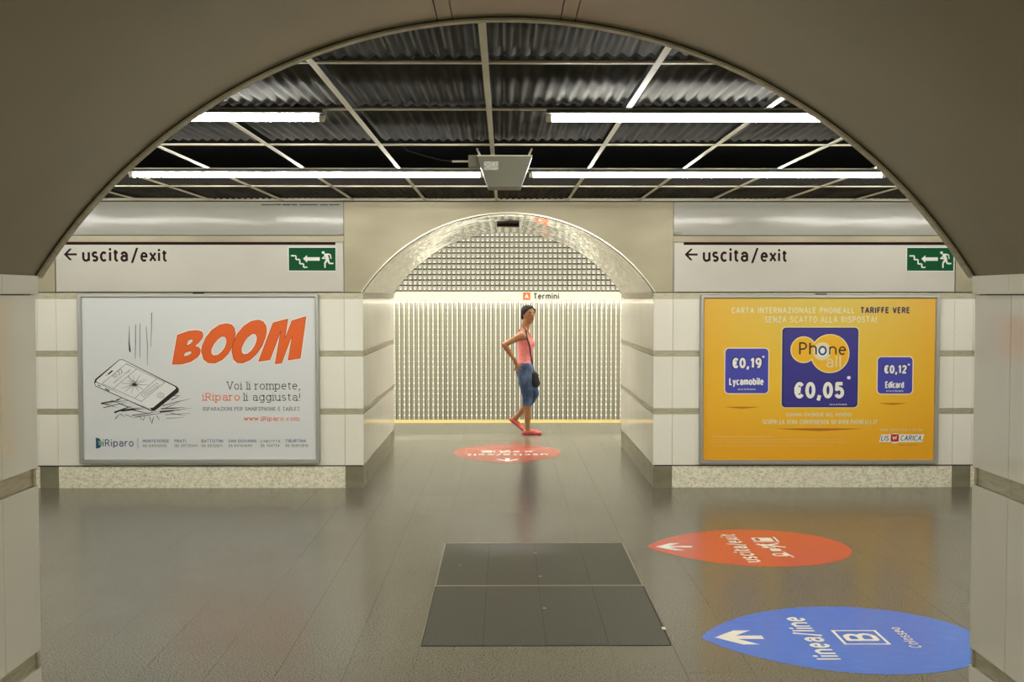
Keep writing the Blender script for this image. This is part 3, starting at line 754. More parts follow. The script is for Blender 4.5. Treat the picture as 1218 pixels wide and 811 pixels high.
# --- left: broken telephone
e, lay, text = poster(-3.695, 1.700, 'white framed poster with orange BOOM lettering and a drawing of a cracked phone', M['poster_white'])
bz = lambda ox, oy, s, k: (lambda f_: (lambda a, b: f_(ox + a / s, oy - b / s)))(lay(k))   # zoomed sketch coordinates, y up
def Z(pts): return [(a, -b) for a, b in pts]
f3 = lambda k: bz(200 - 95, 370 - 349, 6.96, k)
BOOM = [
    [[(40, 437), (85, 197), (180, 165), (250, 160), (285, 170), (295, 192), (288, 220), (262, 255), (222, 290), (258, 298), (272, 320), (268, 350), (245, 380), (190, 415), (120, 435)],
     [(155, 285), (172, 240), (192, 230), (214, 234), (210, 252), (190, 272)], [(133, 375), (140, 345), (168, 331), (195, 328), (203, 340), (190, 358), (165, 369)]],
    [[(280, 330), (288, 285), (320, 215), (370, 155), (430, 115), (490, 103), (530, 112), (553, 140), (560, 180), (555, 225), (535, 290), (500, 350), (450, 400), (390, 428), (335, 425), (298, 395)],
     [(358, 335), (363, 305), (385, 265), (412, 233), (445, 207), (475, 208), (490, 235), (488, 265), (475, 300), (450, 335), (415, 363), (380, 368), (364, 356)]],
    [[(530, 330), (537, 275), (575, 190), (630, 125), (690, 85), (750, 73), (790, 86), (812, 120), (817, 165), (808, 210), (780, 285), (735, 350), (680, 400), (620, 427), (575, 424), (545, 395)],
     [(607, 325), (612, 295), (632, 252), (660, 215), (700, 185), (728, 188), (740, 215), (737, 245), (722, 285), (695, 325), (660, 353), (628, 358), (612, 345)]],
    [[(750, 413), (872, 97), (993, 65), (968, 222), (980, 200), (1027, 80), (1142, 45), (1093, 388), (993, 403), (1028, 210), (1015, 230), (937, 428), (887, 433), (935, 160), (843, 400)]],
]
loop_ = lambda l: [(a, -b) for a, b in l + l[:2]]
for gl in BOOM:
    strokes([loop_(l) for l in gl], f3(1), M['p_halo'], e, 'letter_halo', w=24)
    print_poly([Z(l) for l in gl], f3(2), M['p_orange'], e, 'letter', offset=0)
    strokes([loop_(l) for l in gl], f3(3), M['p_orange_dk'], e, 'letter_outline', w=4.5)
text('Voi li rompete,', 174, 104.5, 261.5, 116.5, M['p_black'], serif=True, wt=.10)
text('iRiparo', 145, 118, 190, 129.5, M['p_orange'], serif=True, wt=.12)
text('li aggiusta!', 193.5, 118, 261.3, 129.8, M['p_black'], serif=True, wt=.10)
text('RIPARAZIONI PER SMARTPHONE E TABLET', 146, 134.6, 261, 139, M['p_grey'], serif=True, wt=.15)
text('www.iRiparo.com', 194, 146, 261, 152.3, M['p_orange'], serif=True, wt=.17)
text('iRiparo', 27, 173, 63.5, 184, M['p_navy'], bold=.015)
print_poly([[(18.8, -171), (23, -172), (26, -176), (26, -180), (23, -183.5), (18.8, -184)]], lambda a, b: lay(1)(a, -b), M['p_navy'], e, 'logo')
print_poly([[(21.5, -175), (25.5, -174.5), (25.5, -180.5), (22.5, -180)]], lambda a, b: lay(2)(a, -b), M['p_green'], e, 'logo_accent')
strokes([[(68.6, -172), (68.6, -184)]], lambda a, b: lay(1)(a, -b), M['p_grey'], e, 'divider', w=.5)
for (a0, a1, t1, b1, t2) in ((74.5, 105.5, 'MONTEVERDE', 102.5, '06 64015045'), (112, 125.5, 'PRATI', 139.5, '06 39735441'), (144, 169.5, 'BATTISTINI', 168.5, '06 6832611'), (176, 209, 'SAN GIOVANNI', 204, '06 64764694'), (214, 237.5, 'CINECITTÀ', 236.5, '06 764734'), (243.5, 268, 'TIBURTINA', 270.5, '06 96843818')):
    text(t1, a0, 173.3, a1, 177, M['p_navy'], bold=.02); text(t2, a0, 179, b1, 182.4, M['p_grey'], bold=.012)
# phone sketch, traced in its own drawing units
f4 = lambda k: bz(100 - 95, 365 - 349, 5.793, k)
hatch = []
rr = random.Random(3)
for (a, b, c, d, wt) in ((120, 662, 250, 640, 8), (118, 664, 200, 668, 6), (135, 692, 300, 655, 5), (170, 655, 330, 640, 4), (210, 725, 330, 680, 12), (220, 718, 420, 690, 8), (215, 770, 250, 735, 5), (250, 735, 285, 755, 4), (285, 740, 350, 765, 4), (260, 715, 420, 700, 8), (330, 745, 520, 715, 6), (350, 757, 560, 725, 5), (380, 745, 405, 780, 4), (405, 780, 425, 745, 4), (450, 752, 466, 800, 4), (466, 800, 482, 750, 5), (500, 745, 520, 780, 4), (520, 720, 660, 705, 12), (530, 700, 700, 690, 8), (560, 740, 735, 730, 4), (565, 765, 690, 758, 3), (540, 680, 735, 630, 5), (560, 695, 660, 650, 4), (600, 640, 665, 608, 5), (620, 610, 660, 608, 5), (640, 712, 740, 695, 3), (590, 725, 700, 750, 3), (225, 640, 265, 625, 8), (190, 640, 320, 690, 3), (150, 670, 240, 690, 3), (300, 700, 470, 735, 5), (240, 660, 350, 700, 6)):
    hatch.append([(a, -b, wt), ((a + c) / 2, -(b + d) / 2 - rr.uniform(-3, 3), wt * .9), (c, -d, 1)])
strokes(hatch, f4(1), M['p_black'], e, 'impact_hatching')
print_poly([Z([(75, 520), (82, 496), (250, 360), (275, 360), (640, 545), (655, 562), (652, 585), (490, 712), (465, 716), (85, 545)])], f4(2), M['p_black'], e, 'phone_edge')
print_poly([Z([(90, 512), (95, 500), (252, 364), (275, 364), (630, 548), (636, 560), (478, 690), (455, 695), (430, 688)])], f4(3), M['p_paper'], e, 'phone_face')
print_poly([Z([(80, 524), (90, 517), (460, 700), (466, 710), (88, 541)])], f4(3), M['p_paper'], e, 'phone_side')
ph = [[(130, -525), (298, -388)], [(205, -560), (368, -425)], [(295, -388), (560, -518)], [(130, -525), (400, -650)], [(395, -650), (562, -515)], [(355, -625), (507, -490)], [(300, -392), (360, -420)]]
strokes(ph, f4(4), M['p_black'], e, 'phone_screen_lines', w=2.4)
strokes([[(172, -462, 10), (203, -436, 10)], [(158, -470, 5), (164, -465, 5)], [(100, -535, 5), (120, -545, 5)], [(150, -560, 8), (180, -576, 8)], [(190, -590, 3), (450, -702, 3)]], f4(4), M['p_black'], e, 'phone_details')
f_ = f4(4)
def para(body, o, u, v, m, **kw):
    O = Vector(f_(o[0], -o[1])); return print_text(body, O, Vector(f_(u[0], -u[1])) - O, Vector(f_(v[0], -v[1])) - O, m, e, **kw)
para('10:22', (213, 495), (276, 445), (198, 472), M['p_black'])
para('domenica 4 maggio', (212, 528), (330, 434), (205, 516), M['p_grey'], bold=.02)
strokes([[(398, -600), (508, -520), (520, -540), (412, -618), (398, -600)]], f4(4), M['p_black'], e, 'slider_outline', w=2)
para('sblocca', (420, 606), (505, 545), (412, 594), M['p_grey'])
strokes([[(p[0], -p[1]) for p in ellipse(530, 607, 23, 18, 20)] + [(553, -607)]], f4(4), M['p_black'], e, 'home_button', w=2.2)
strokes([[(523, -600), (537, -600), (537, -614), (523, -614), (523, -600)]], f4(4), M['p_black'], e, 'home_button_mark', w=1.6)
star = []
for k_ in range(18):
    t = 2 * math.pi * k_ / 18; r_ = (38 if k_ % 2 == 0 else 13) * rr.uniform(.6, 1.1)
    star.append((350 + r_ * 1.2 * math.cos(t), -533 + r_ * .55 * math.sin(t)))
print_poly([star], f4(5), M['p_black'], e, 'crack_hole')
strokes([[(350, -533, 4), (c, -d, 1)] for c, d in ((310, 470), (395, 462), (345, 470), (440, 500), (420, 570), (385, 585), (330, 590), (255, 560), (262, 520), (300, 500), (450, 535), (285, 580))] + [[(310, -475, 2), (325, -500, 2), (365, -515, 2), (420, -495, 1)]], f4(5), M['p_black'], e, 'crack_lines')
strokes([[(322, -128, 2), (318, -230, 6), (322, -300, 12), (328, -312, 2)], [(364, -120, 4), (362, -240, 5), (358, -355, 3)], [(394, -112, 3), (392, -230, 4), (390, -348, 3)], [(436, -135, 3), (443, -260, 4), (441, -400, 2)], [(475, -40, 5), (472, -160, 4), (466, -275, 2)]], f4(1), M['p_black'], e, 'motion_lines')

# --- right: phone card tariffs
e, lay, text = poster(1.700, 1.692, 'golden yellow framed poster for phone cards with three blue price squares', M['golden'])
o832 = 820 - 832; o351 = 340 - 351
g = lambda x, y: (o832 + x / 3.687, o351 + y / 3.687)      # from a 3.687x enlargement of the sheet
def gt(body, x0, y0, x1, y1, m, k=3, **kw):
    a0, b0 = g(x0, y0); a1, b1 = g(x1, y1); return text(body, a0, b0, a1, b1, m, k, **kw)
gt('CARTA INTERNAZIONALE PHONEALL', 182, 97, 722, 124, M['p_cream'], wt=.24, space=1.1)
gt('TARIFFE VERE', 747, 96, 965, 124, M['p_navy_dk'], wt=.26, space=1.1)
gt('SENZA SCATTO ALLA RISPOSTA!', 327, 136, 820, 165, M['p_cream'], wt=.24, space=1.1)
up = lambda k: (lambda a, b: lay(k)(*g(a, -b)))
def rr_(x0, y0, x1, y1, r): return [(a, b) for a, b in rrect(x0, -y1, x1, -y0, r)]
def card(x0, y0, x1, y1, m, halo, nm):
    print_poly([rr_(x0 - 4, y0 - 4, x1 + 4, y1 + 4, 20)], up(1), M[halo], e, nm + '_halo')
    print_poly([rr_(x0, y0, x1, y1, 16)], up(2), M[m], e, nm)
card(406, 186, 740, 536, 'p_blue', 'p_cream', 'price_square')
print_poly([rr_(406, 186, 740, 536, 22), rr_(413, 190, 736, 532, 20)], up(3), M['p_navy_dk'], e, 'price_square_rim')
card(157, 278, 346, 474, 'p_blue2', 'p_halo', 'price_square')
card(827, 316, 980, 476, 'p_blue2', 'p_halo', 'price_square')
c1 = ellipse(500, -283, 58, 59, 40); c2 = ellipse(616, -300, 86, 86, 48)
for off, m_, k_ in ((3, 'p_navy_dk', 2.6), (0, 'p_cream', 3), (-5, 'p_yellow', 3.6)):
    print_poly([ellipse(500, -283, 58 + off, 59 + off, 40)], up(k_), M[m_], e, 'logo_blob')
    print_poly([ellipse(616, -300, 86 + off, 86 + off, 48)], up(k_ + .1), M[m_], e, 'logo_blob')
print_poly([ellipse(582, -290, 40, 40, 32)], up(4.2), M['p_cream'], e, 'logo_ring')
print_poly([ellipse(582, -290, 24, 24, 32)], up(4.8), M['p_white'], e, 'logo_ring')
gt('Ph', 480, 250, 558, 306, M['p_black'], 6, bold=.012)
gt('ne', 612, 268, 686, 306, M['p_black'], 6, bold=.012)
print_poly([ellipse(583, -287, 19, 21, 28), ellipse(583, -287, 11, 13, 28)], up(6), M['p_navy'], e, 'lettering')
gt('all', 600, 308, 664, 362, M['p_cream'], 6, bold=.01)
def price(t, x0, y0, x1, y1, nm='price'):
    gt(t, x0 - 4, y0 - 4, x1 + 5, y1 + 4, M['p_navy_dk'], 4, wt=.34, name='price_shadow')
    gt(t, x0, y0, x1, y1, M['p_white'], 5, wt=.27, name='price')
price('€0,05', 455, 424, 680, 512)
price('€0,19', 185, 318, 316, 374)
price('€0,12', 852, 350, 955, 396)
gt('*', 690, 396, 710, 416, M['p_white'], 5, bold=.05); gt('*', 317, 308, 330, 320, M['p_white'], 5, bold=.05); gt('*', 957, 343, 969, 354, M['p_white'], 5, bold=.05)
gt('Lycamobile', 174, 406, 326, 446, M['p_white'], 5, bold=.05); gt('Edicard', 860, 422, 943, 452, M['p_white'], 5, bold=.05)
for a, b, c in ((212, 452, 290), (864, 460, 940), (616, 519, 692)): gt('verso la Romania', a, b, c, b + 8, M['p_white'], 5, bold=.02)
gt('CHIAMA OVUNQUE NEL MONDO!', 427, 560, 714, 578, M['p_cream'], wt=.24)
gt('SCOPRI LA VERA CONVENIENZA SU WWW.PHONEALL.IT', 323, 590, 829, 611, M['p_cream'], wt=.24)
for cx, cy, rx, ry in ((572, 632, 200, 9), (232, 536, 80, 6), (895, 520, 64, 6)):
    print_poly([[(cx - rx, -cy + 2), (cx, -cy + ry * .4), (cx + rx, -cy + 2), (cx + rx * .4, -cy - ry * .6), (cx, -cy - ry), (cx - rx * .4, -cy - ry * .6)]], up(1), M['p_shade'], e, 'printed_drop_mark')
for i, (y, x1) in enumerate(((665, 368), (678, 674), (690, 690), (704, 624))):
    gt('le tariffe indicate sono riferite alle chiamate da rete fissa verso la rete mobile e fissa, iva inclusa, scatti di un minuto'[: int(x1 / 6)], 102, y - 3, x1, y + 3, M['p_cream'], bold=.01)
gt('Nelle tabaccherie e nei bar', 842, 629, 1030, 641, M['p_cream'], bold=.01)
print_poly([[(848, -656), (1036, -656), (1026, -690), (836, -690)]], up(2), M['p_white'], e, 'logo_plate')
print_poly([ellipse(907, -673, 26, 23, 24)], up(2.5), M['p_white'], e, 'logo_plate')
print_poly([rr_(888, 655, 924, 688, 6)], up(3.2), M['p_red'], e, 'logo_mark')
print_poly([[(895, -664), (905, -668), (916, -660), (912, -680), (906, -674), (899, -682)]], up(4), M['p_cream'], e, 'logo_mark')
gt('LIS', 845, 660, 880, 684, M['p_black'], 4, bold=.012, shear=.2); gt('CARICA', 932, 660, 1022, 684, M['p_black'], 4, bold=.012, shear=.2)
gt('e altri esercizi', 928, 698, 1004, 706, M['p_shade'], bold=.01)

# ------------------------------------------------------------------ exit sign boards and the green emergency signs
def exit_sign(x0, x1, sx0, sx1, lx, label):
    Y0 = YF0 - 0.012
    e = empty('exit_sign', ((x0 + x1) / 2, YF0, 1.712), label, 'sign')
    bevbox('sign_board', (x0 + .004, x1 - .004, Y0, YF0 + .003, 1.714, 2.138), M['sign_board'], e, .003)
    box('red_stripe', (sx0, sx1, Y0 - .003, Y0, 2.120, 2.142), M['maroon'], e)
    y = Y0 - .001
    print_text('uscita', (lx, y, 1.973), (.395, 0, 0), (0, 0, .119), M['maroon'], e, wt=.205)
    mb = MB(); v, f = prism([(lx + .420, 1.963), (lx + .440, 1.963), (lx + .485, 2.094), (lx + .466, 2.094)], y - .0005, y); mb.add(v, f); mb.build('slash', M['maroon'], e)
    print_text('exit', (lx + .502, y, 1.973), (.233, 0, 0), (0, 0, .112), M['maroon'], e, wt=.205)
    ax = lx - .158; az = 2.037
    v, f = prism([(ax, az), (ax + .05, az + .05), (ax + .072, az + .05), (ax + .034, az + .009), (ax + .113, az + .009), (ax + .113, az - .009), (ax + .034, az - .009), (ax + .072, az - .05), (ax + .05, az - .05)], y - .0005, y)
    mobj('arrow', v, f, M['maroon'], e)
def emergency_sign(x0, label):
    Y0 = YF0 - 0.018
    e = empty('emergency_exit_sign', (x0 + .203, YF0, 1.897), label, 'sign')
    bevbox('sign_plate', (x0 - .006, x0 + .412, Y0, YF0 - .0125, 1.890, 2.102), M['sign_white'], e, .002)
    box('green_field', (x0 + .001, x0 + .405, Y0 - .001, Y0, 1.897, 2.095), M['green'], e)
    fn = lambda a, b: (x0 + .001 + (a - 705) / 370 * .404, Y0 - .0022, 1.897 + (620 + b) / 185 * .198)
    strokes([[(722, -500), (762, -500), (762, -530), (792, -530), (792, -565), (822, -565), (822, -593), (852, -593)]], fn, M['sign_white'], e, 'stair_line', w=11)
    print_poly([[(818, -523), (850, -495), (850, -512), (950, -512), (950, -540), (850, -540), (850, -556)]], fn, M['sign_white'], e, 'arrow')
    print_poly([ellipse(978, -474, 12, 11, 16)], fn, M['sign_white'], e, 'figure_head')
    strokes([[(985, -490, 14), (1022, -488, 12), (1034, -492, 9)], [(1034, -490, 9), (1040, -525, 8)], [(1000, -492, 26), (1014, -530, 24)], [(990, -505, 10), (972, -520, 9)], [(968, -520, 9), (1000, -524, 9)], [(1014, -530, 18), (1025, -562, 13), (1058, -562, 11)], [(1010, -530, 18), (990, -560, 13), (992, -597, 11)]], fn, M['sign_white'], e, 'running_figure')
exit_sign(-3.885, -1.392, -3.82, -1.463, -3.652, 'white exit board with maroon lettering above the BOOM poster')
exit_sign(1.470, 3.922, 1.555, 3.905, 1.722, 'white exit board with maroon lettering above the golden poster')
emergency_sign(-1.867, 'green emergency exit plate with running figure above the BOOM poster')
emergency_sign(3.498, 'green emergency exit plate with running figure above the golden poster')

# station name strip on the track wall
e = empty('station_name_strip', (0, 18.0, 1.6), 'long white station name strip reading Termini on the metal track wall', 'sign')
bevbox('strip', (-7.9, 7.9, 17.93, 17.94, 1.603, 1.755), M['white_print'], e, .003)
mb = MB()
for k in range(-7, 8): mb.box(k * 1.05 - .01, k * 1.05 + .01, 17.94, 17.984, 1.66, 1.70)
mb.build('bracket', M['trim'], e)
mb = MB(); tube(mb, (-7.9, 17.962, 1.632), (7.9, 17.962, 1.632), .008, n=8); mb.build('added_strip_light', M['added_strip_tube'], e)  # unseen tube added behind the strip to brighten the grille below it
box('line_badge', (.305, .425, 17.927, 17.93, 1.618, 1.742), M['p_orange'], e)
print_text('A', (.335, 17.925, 1.645), (.06, 0, 0), (0, 0, .07), M['p_white'], e, bold=.03)
print_text('Termini', (.475, 17.926, 1.632), (.42, 0, 0), (0, 0, .1), M['p_black'], e, wt=.22)
for sx in (-3.4, 4.0):
    box('line_badge', (sx, sx + .12, 17.927, 17.93, 1.618, 1.742), M['p_orange'], e)
    print_text('Termini', (sx + .17, 17.926, 1.632), (.42, 0, 0), (0, 0, .1), M['p_black'], e, wt=.22)

# vault lamp recess in the far passage
e = empty('vault_lamp', (.035, 10.75, 2.36), 'flat dark lamp slot set in the crown of the far arch', 'lamp')
bevbox('housing', (-.075, .145, 10.66, 10.80, 2.355, 2.388), M['seal'], e, .006)
box('diffuser', (-.055, .125, 10.68, 10.78, 2.352, 2.355), M['box_grey'], e)

# grey tapered box on the ceiling
e = empty('ceiling_box', (0.0, 6.35, 2.49), 'grey tapered metal box hanging from the ceiling between the far tubes', 'equipment box')
zt, zb = 2.468, 2.292
poly = [(-.155, zt), (.158, zt), (.094, zb), (-.094, zb)]
v, f = prism(poly, 6.2, 6.42); mobj('housing', v, f, M['box_grey'], e)
v, f = prism([(-.155, zt), (.158, zt), (.158, zt - .006), (-.155, zt - .006)], 6.194, 6.2); mobj('rim', v, f, M['cap'], e)
box('label_plate', (-.115, -.035, 6.197, 6.2, 2.385, 2.432), M['label'], e)
box('side_bracket', (-.205, -.14, 6.25, 6.35, 2.41, 2.475), M['box_grey'], e)
mb = MB(); tube(mb, (-.30, 6.3, 2.445), (-.20, 6.3, 2.445), .006); mb.build('conduit', M['cap'], e)
for sx in (-.15, .15):
    mb = MB(); tube(mb, (sx * .9, 6.3, zt), (sx * 1.05, 6.3, 2.52), .006); mb.build('hanger', M['cap'], e)
mb = MB(); pts = [(-.30, 6.3, 2.445), (-.36, 6.3, 2.452), (-.44, 6.28, 2.47), (-.55, 6.25, 2.50), (-.6, 6.25, 2.56)]
for a, b in zip(pts[:-1], pts[1:]): tube(mb, a, b, .004, n=8)
mb.build('cable', M['seal'], e)

# ------------------------------------------------------------------ floor hatch
e = empty('floor_hatch', ((HX0 + HX1) / 2, (HY0 + HY1) / 2, 0), 'dark two-leaf inspection hatch with metal edges let into the floor', 'floor hatch')
HM = 6.262
hx = [HX0, -.103, .2, .503, HX1]
box('hatch_pan', (HX0 + .002, HX1 - .002, HY0 + .002, HY1 - .002, -.0039, -.003), M['seal'], e)
for ya, yb in ((HY0 + .012, HM - .006), (HM + .006, HY1 - .006)):
    for i in range(4):
        slab('hatch_tile', hx[i] + (.008 if i == 0 else 0), hx[i + 1] - (.008 if i == 3 else 0), ya, yb, M['granite_dark'], e, gap=.001, h=.003, top=0.0)
box('edge_strip', (HX0, HX1, HY1 - .008, HY1, -.003, .0012), M['trim'], e)
box('edge_strip', (HX0, HX1, HM - .008, HM + .008, -.003, .0014), M['trim'], e)
for x in (HX0, HX1 - .009): box('edge_strip', (x, x + .009, HM, HY1, -.003, .0012), M['trim'], e)
box('edge_strip', (HX0, HX0 + .005, HY0, HM, -.003, .001), M['trim'], e)
for x, y in ((.2, 7.06), (.214, 6.47), (.213, 5.80), (-.28, 6.75)):
    mb = MB(); tube(mb, (x, y, -.001), (x, y, .002), .011 if x > 0 else .006, n=12); mb.build('lifting_stud', M['trim'], e)
box('white_paint_chip', (HX1 - .012, HX1 + .006, 5.42, 5.46, 0, .002), M['decal_white'], e)

# ------------------------------------------------------------------ floor stickers
def sticker(tip, up, label, m, W_=1.075, L_=1.345, name='floor_sticker', dull=False):
    """tip: world xy of the pointed end; up: unit vector from the centre towards the tip; reading direction is 90 deg clockwise from up"""
    up = Vector((up[0], up[1])).normalized(); right = Vector((up.y, -up.x))
    c = Vector(tip) - up * L_ / 2
    e = empty(name, (c.x, c.y, 0), label, 'floor sticker')
    def fn(z): return lambda a, b: (tip[0] + right.x * a - up.x * b, tip[1] + right.y * a - up.y * b, z)   # a across, b down from the tip
    hwf = lambda t: (W_ / 2) * ((1 - ((.56 - t) / .56) ** 2) ** .78 if t < .56 else math.sqrt(max(0, 1 - ((t - .56) / .44) ** 2)))
    T = [0.5 - 0.5 * math.cos(math.pi * k / 40) for k in range(41)]
    out = [(hwf(t), t * L_) for t in T] + [(-hwf(t), t * L_) for t in T[::-1][1:-1]]
    P_ = [fn(.0012)(a, b) for a, b in out]; n = len(P_)
    Q_ = [(x, y, 0.0001) for x, y, z in P_]
    f = [tuple(range(n)), tuple(range(2 * n - 1, n - 1, -1))] + [(i, i + n, (i + 1) % n + n, (i + 1) % n) for i in range(n)]
    mobj('vinyl', P_ + Q_, f, m, e)
    g_ = fn(.0020)
    def text(body, a0, b0, a1, b1, **kw):      # b0 top (nearer tip) b1 bottom
        O = Vector(g_(a0, b1)); U = Vector(g_(a1, b1)) - O; V = Vector(g_(a0, b0)) - O
        print_text(body, O, U, V, M['decal_white'], e, **kw)
    def arrow(b0, b1, hw, th):
        pts = [(0, b0), (hw, b0 + hw * 1.05), (hw, b0 + hw * 1.05 + th * 1.5), (th / 2, b0 + th * 2.0), (th / 2, b1), (-th / 2, b1), (-th / 2, b0 + th * 2.0), (-hw, b0 + hw * 1.05 + th * 1.5), (-hw, b0 + hw * 1.05)]
        print_poly([pts], g_, M['decal_white'], e, 'arrow')
    return e, g_, text, arrow
def metro_icons(e, g_, y):
    # steps with luggage, walking pair, train pictograms as simple white marks
    print_poly([rrect(.16, y, .27, y + .14, .02), rrect(.175, y + .02, .255, y + .05, .01)], g_, M['decal_white'], e, 'train_mark')
    strokes([[(.14, y - .01), (.14, y + .17)], [(.16, y + .165), (.29, y + .165)]], g_, M['decal_white'], e, 'rail_mark', w=.014)
    strokes([[(.07, y + .03, .03), (.03, y + .07, .035), (-.02, y + .17, .03)], [(.04, y + .06, .03), (.09, y + .15, .025)], [(.08, y + .0, .03), (-.02, y + .05, .025)], [(-.03, y + .01, .02), (-.03, y + .1, .02)]], g_, M['decal_white'], e, 'stair_mark')
    print_poly([rrect(-.13, y + .05, -.06, y + .12, .012)], g_, M['decal_white'], e, 'bus_mark')
    print_poly([rrect(-.27, y + .03, -.19, y + .14, .03), rrect(-.25, y + .05, -.21, y + .10, .01)], g_, M['decal_white'], e, 'bicycle_mark')
    strokes([[(-.15, y + .12), (-.30, y + .15)]], g_, M['decal_white'], e, 'bicycle_mark', w=.014)
# red, pointing left: reading direction is away from the camera
e, g_, text, arrow = sticker((0.955, 7.235), (-1, 0), 'red teardrop floor sticker pointing left in front of the golden poster', M['red_vinyl'])
arrow(.055, .30, .105, .045)
text('uscita/exit', -.43, .535, .38, .68, wt=.21)
metro_icons(e, g_, .75)
e, g_, text, arrow = sticker((0.968, 5.29), (-1, 0), 'blue teardrop floor sticker pointing left, nearest the camera', M['blue_vinyl'], W_=1.06, L_=1.37)
arrow(.062, .30, .11, .055)
text('linea/line', -.335, .455, .335, .605, wt=.20)
print_poly([[(-.115, .665), (.11, .665), (.11, .89), (-.115, .89)], [(-.102, .680), (.097, .680), (.097, .876), (-.102, .876)]], g_, M['decal_white'], e, 'letter_frame')
text('B', -.062, .695, .058, .86, wt=.20)
text('Colosseo', -.165, .965, .155, 1.025, wt=.17)
e, g_, text, arrow = sticker((0.03, 10.93), (0, -1), 'faded red teardrop floor sticker pointing at the camera inside the far passage', M['red_vinyl_worn'], W_=1.15, L_=1.39)
arrow(.10, .33, .105, .045)
text('uscita/exit', -.43, .50, .43, .655, wt=.21)
metro_icons(e, g_, .73)

# ------------------------------------------------------------------ person walking along the platform
PX, PY = 0.25, 13.27
pe = empty('person', (PX, PY, 0), 'woman in pink strappy top and cropped blue jeans walking with hand on hip', 'person')
def ring_loft(rings, n=28):
    """rings: (centre, rx, ry) horizontal ellipses, bottom to top, closed"""
    v = []; f = []
    for c, rx, ry in rings:
        for k in range(n):
            t = 2 * math.pi * k / n; v.append((c[0] + rx * math.cos(t), c[1] + ry * math.sin(t), c[2]))
    for a in range(len(rings) - 1):
        for k in range(n):
            f.append((a * n + k, a * n + (k + 1) % n, (a + 1) * n + (k + 1) % n, (a + 1) * n + k))
    f += [tuple(range(n))[::-1], tuple(range((len(rings) - 1) * n, len(rings) * n))]
    return v, f
def ball(c, r, R=None, n=14, m=20):
    rx, ry, rz = r if isinstance(r, tuple) else (r, r, r)
    v = [(0, 0, -rz)]; f = []
    for a in range(1, n):
        t = -math.pi / 2 + math.pi * a / n
        for k in range(m):
            p = 2 * math.pi * k / m; v.append((rx * math.cos(t) * math.cos(p), ry * math.cos(t) * math.sin(p), rz * math.sin(t)))
    v.append((0, 0, rz)); last = len(v) - 1
    for k in range(m): f.append((0, 1 + (k + 1) % m, 1 + k)); f.append((last, last - m + k, last - m + (k + 1) % m))
    for a in range(n - 2):
        for k in range(m):
            b0 = 1 + a * m; f.append((b0 + k, b0 + (k + 1) % m, b0 + m + (k + 1) % m, b0 + m + k))
    v = [Vector(p) for p in v]
    if R is not None: v = [R @ p for p in v]
    return [p + Vector(c) for p in v], f
def capsule(p0, p1, r0, r1, steps=10, m=16, bulge=0.0):
    """tapered limb with round ends"""
    p0 = Vector(p0); p1 = Vector(p1); d = p1 - p0; L_ = d.length; d.normalize()
    a = d.orthogonal().normalized(); b = d.cross(a)
    prof = [(-r0 * math.cos(t), r0 * math.sin(t)) for t in [math.pi / 2 * k / 5 for k in range(1, 6)]]
    for k in range(1, steps): 
        u = k / steps; prof.append((L_ * u, r0 * (1 - u) + r1 * u + bulge * math.sin(math.pi * min(1, u * 1.5)) * (1 if u < .667 else 0)))
    prof += [(L_ + r1 * math.sin(t), r1 * math.cos(t)) for t in [math.pi / 2 * k / 5 for k in range(0, 5)]]
    v = [p0 - d * r0]; f = []
    for s_, r_ in prof:
        for k in range(m):
            t = 2 * math.pi * k / m; v.append(p0 + d * s_ + (a * math.cos(t) + b * math.sin(t)) * r_)
    v.append(p1 + d * r1); last = len(v) - 1; R_ = len(prof)
    for k in range(m): f.append((0, 1 + (k + 1) % m, 1 + k)); f.append((last, last - m + k, last - m + (k + 1) % m))
    for q in range(R_ - 1):
        for k in range(m):
            b0 = 1 + q * m; f.append((b0 + k, b0 + (k + 1) % m, b0 + m + (k + 1) % m, b0 + m + k))
    return v, f
def solid(name, parts, m, parent, voxel=0.006, smooth=6, cuts=(), loc=(PX, PY, 0)):
    """fuses the given closed shapes into one continuous surface"""
    mb = MB()
    for v, f in parts: mb.add(v, f)
    me = bpy.data.meshes.new('tmp'); me.from_pydata(mb.v, [], mb.f); me.update()
    bm = bmesh.new(); bm.from_mesh(me); bmesh.ops.recalc_face_normals(bm, faces=bm.faces[:]); bm.to_mesh(me); bm.free()
    o = bpy.data.objects.new('tmp', me); COL.objects.link(o)
    rm = o.modifiers.new('r', 'REMESH'); rm.mode = 'VOXEL'; rm.voxel_size = voxel
    sm = o.modifiers.new('s', 'SMOOTH'); sm.iterations = smooth; sm.factor = 0.5
    dg = bpy.context.evaluated_depsgraph_get(); dg.update()
    me2 = bpy.data.meshes.new_from_object(o.evaluated_get(dg))
    COL.objects.unlink(o); bpy.data.objects.remove(o)
    bm = bmesh.new(); bm.from_mesh(me2)
    for co_, no_ in cuts:      # keep the side the normal points away from
        r_ = bmesh.ops.bisect_plane(bm, geom=bm.verts[:] + bm.edges[:] + bm.faces[:], plane_co=co_, plane_no=no_, clear_outer=True)
        ed = [x for x in r_['geom_cut'] if isinstance(x, bmesh.types.BMEdge)]
        bmesh.ops.holes_fill(bm, edges=ed, sides=0)
    for v in bm.verts: v.co += Vector(loc)
    bm.to_mesh(me2); bm.free()
    me2.polygons.foreach_set('use_smooth', [True] * len(me2.polygons))
    me2.materials.clear(); me2.materials.append(m); me2.name = name
    return link(bpy.data.objects.new(name, me2), parent)

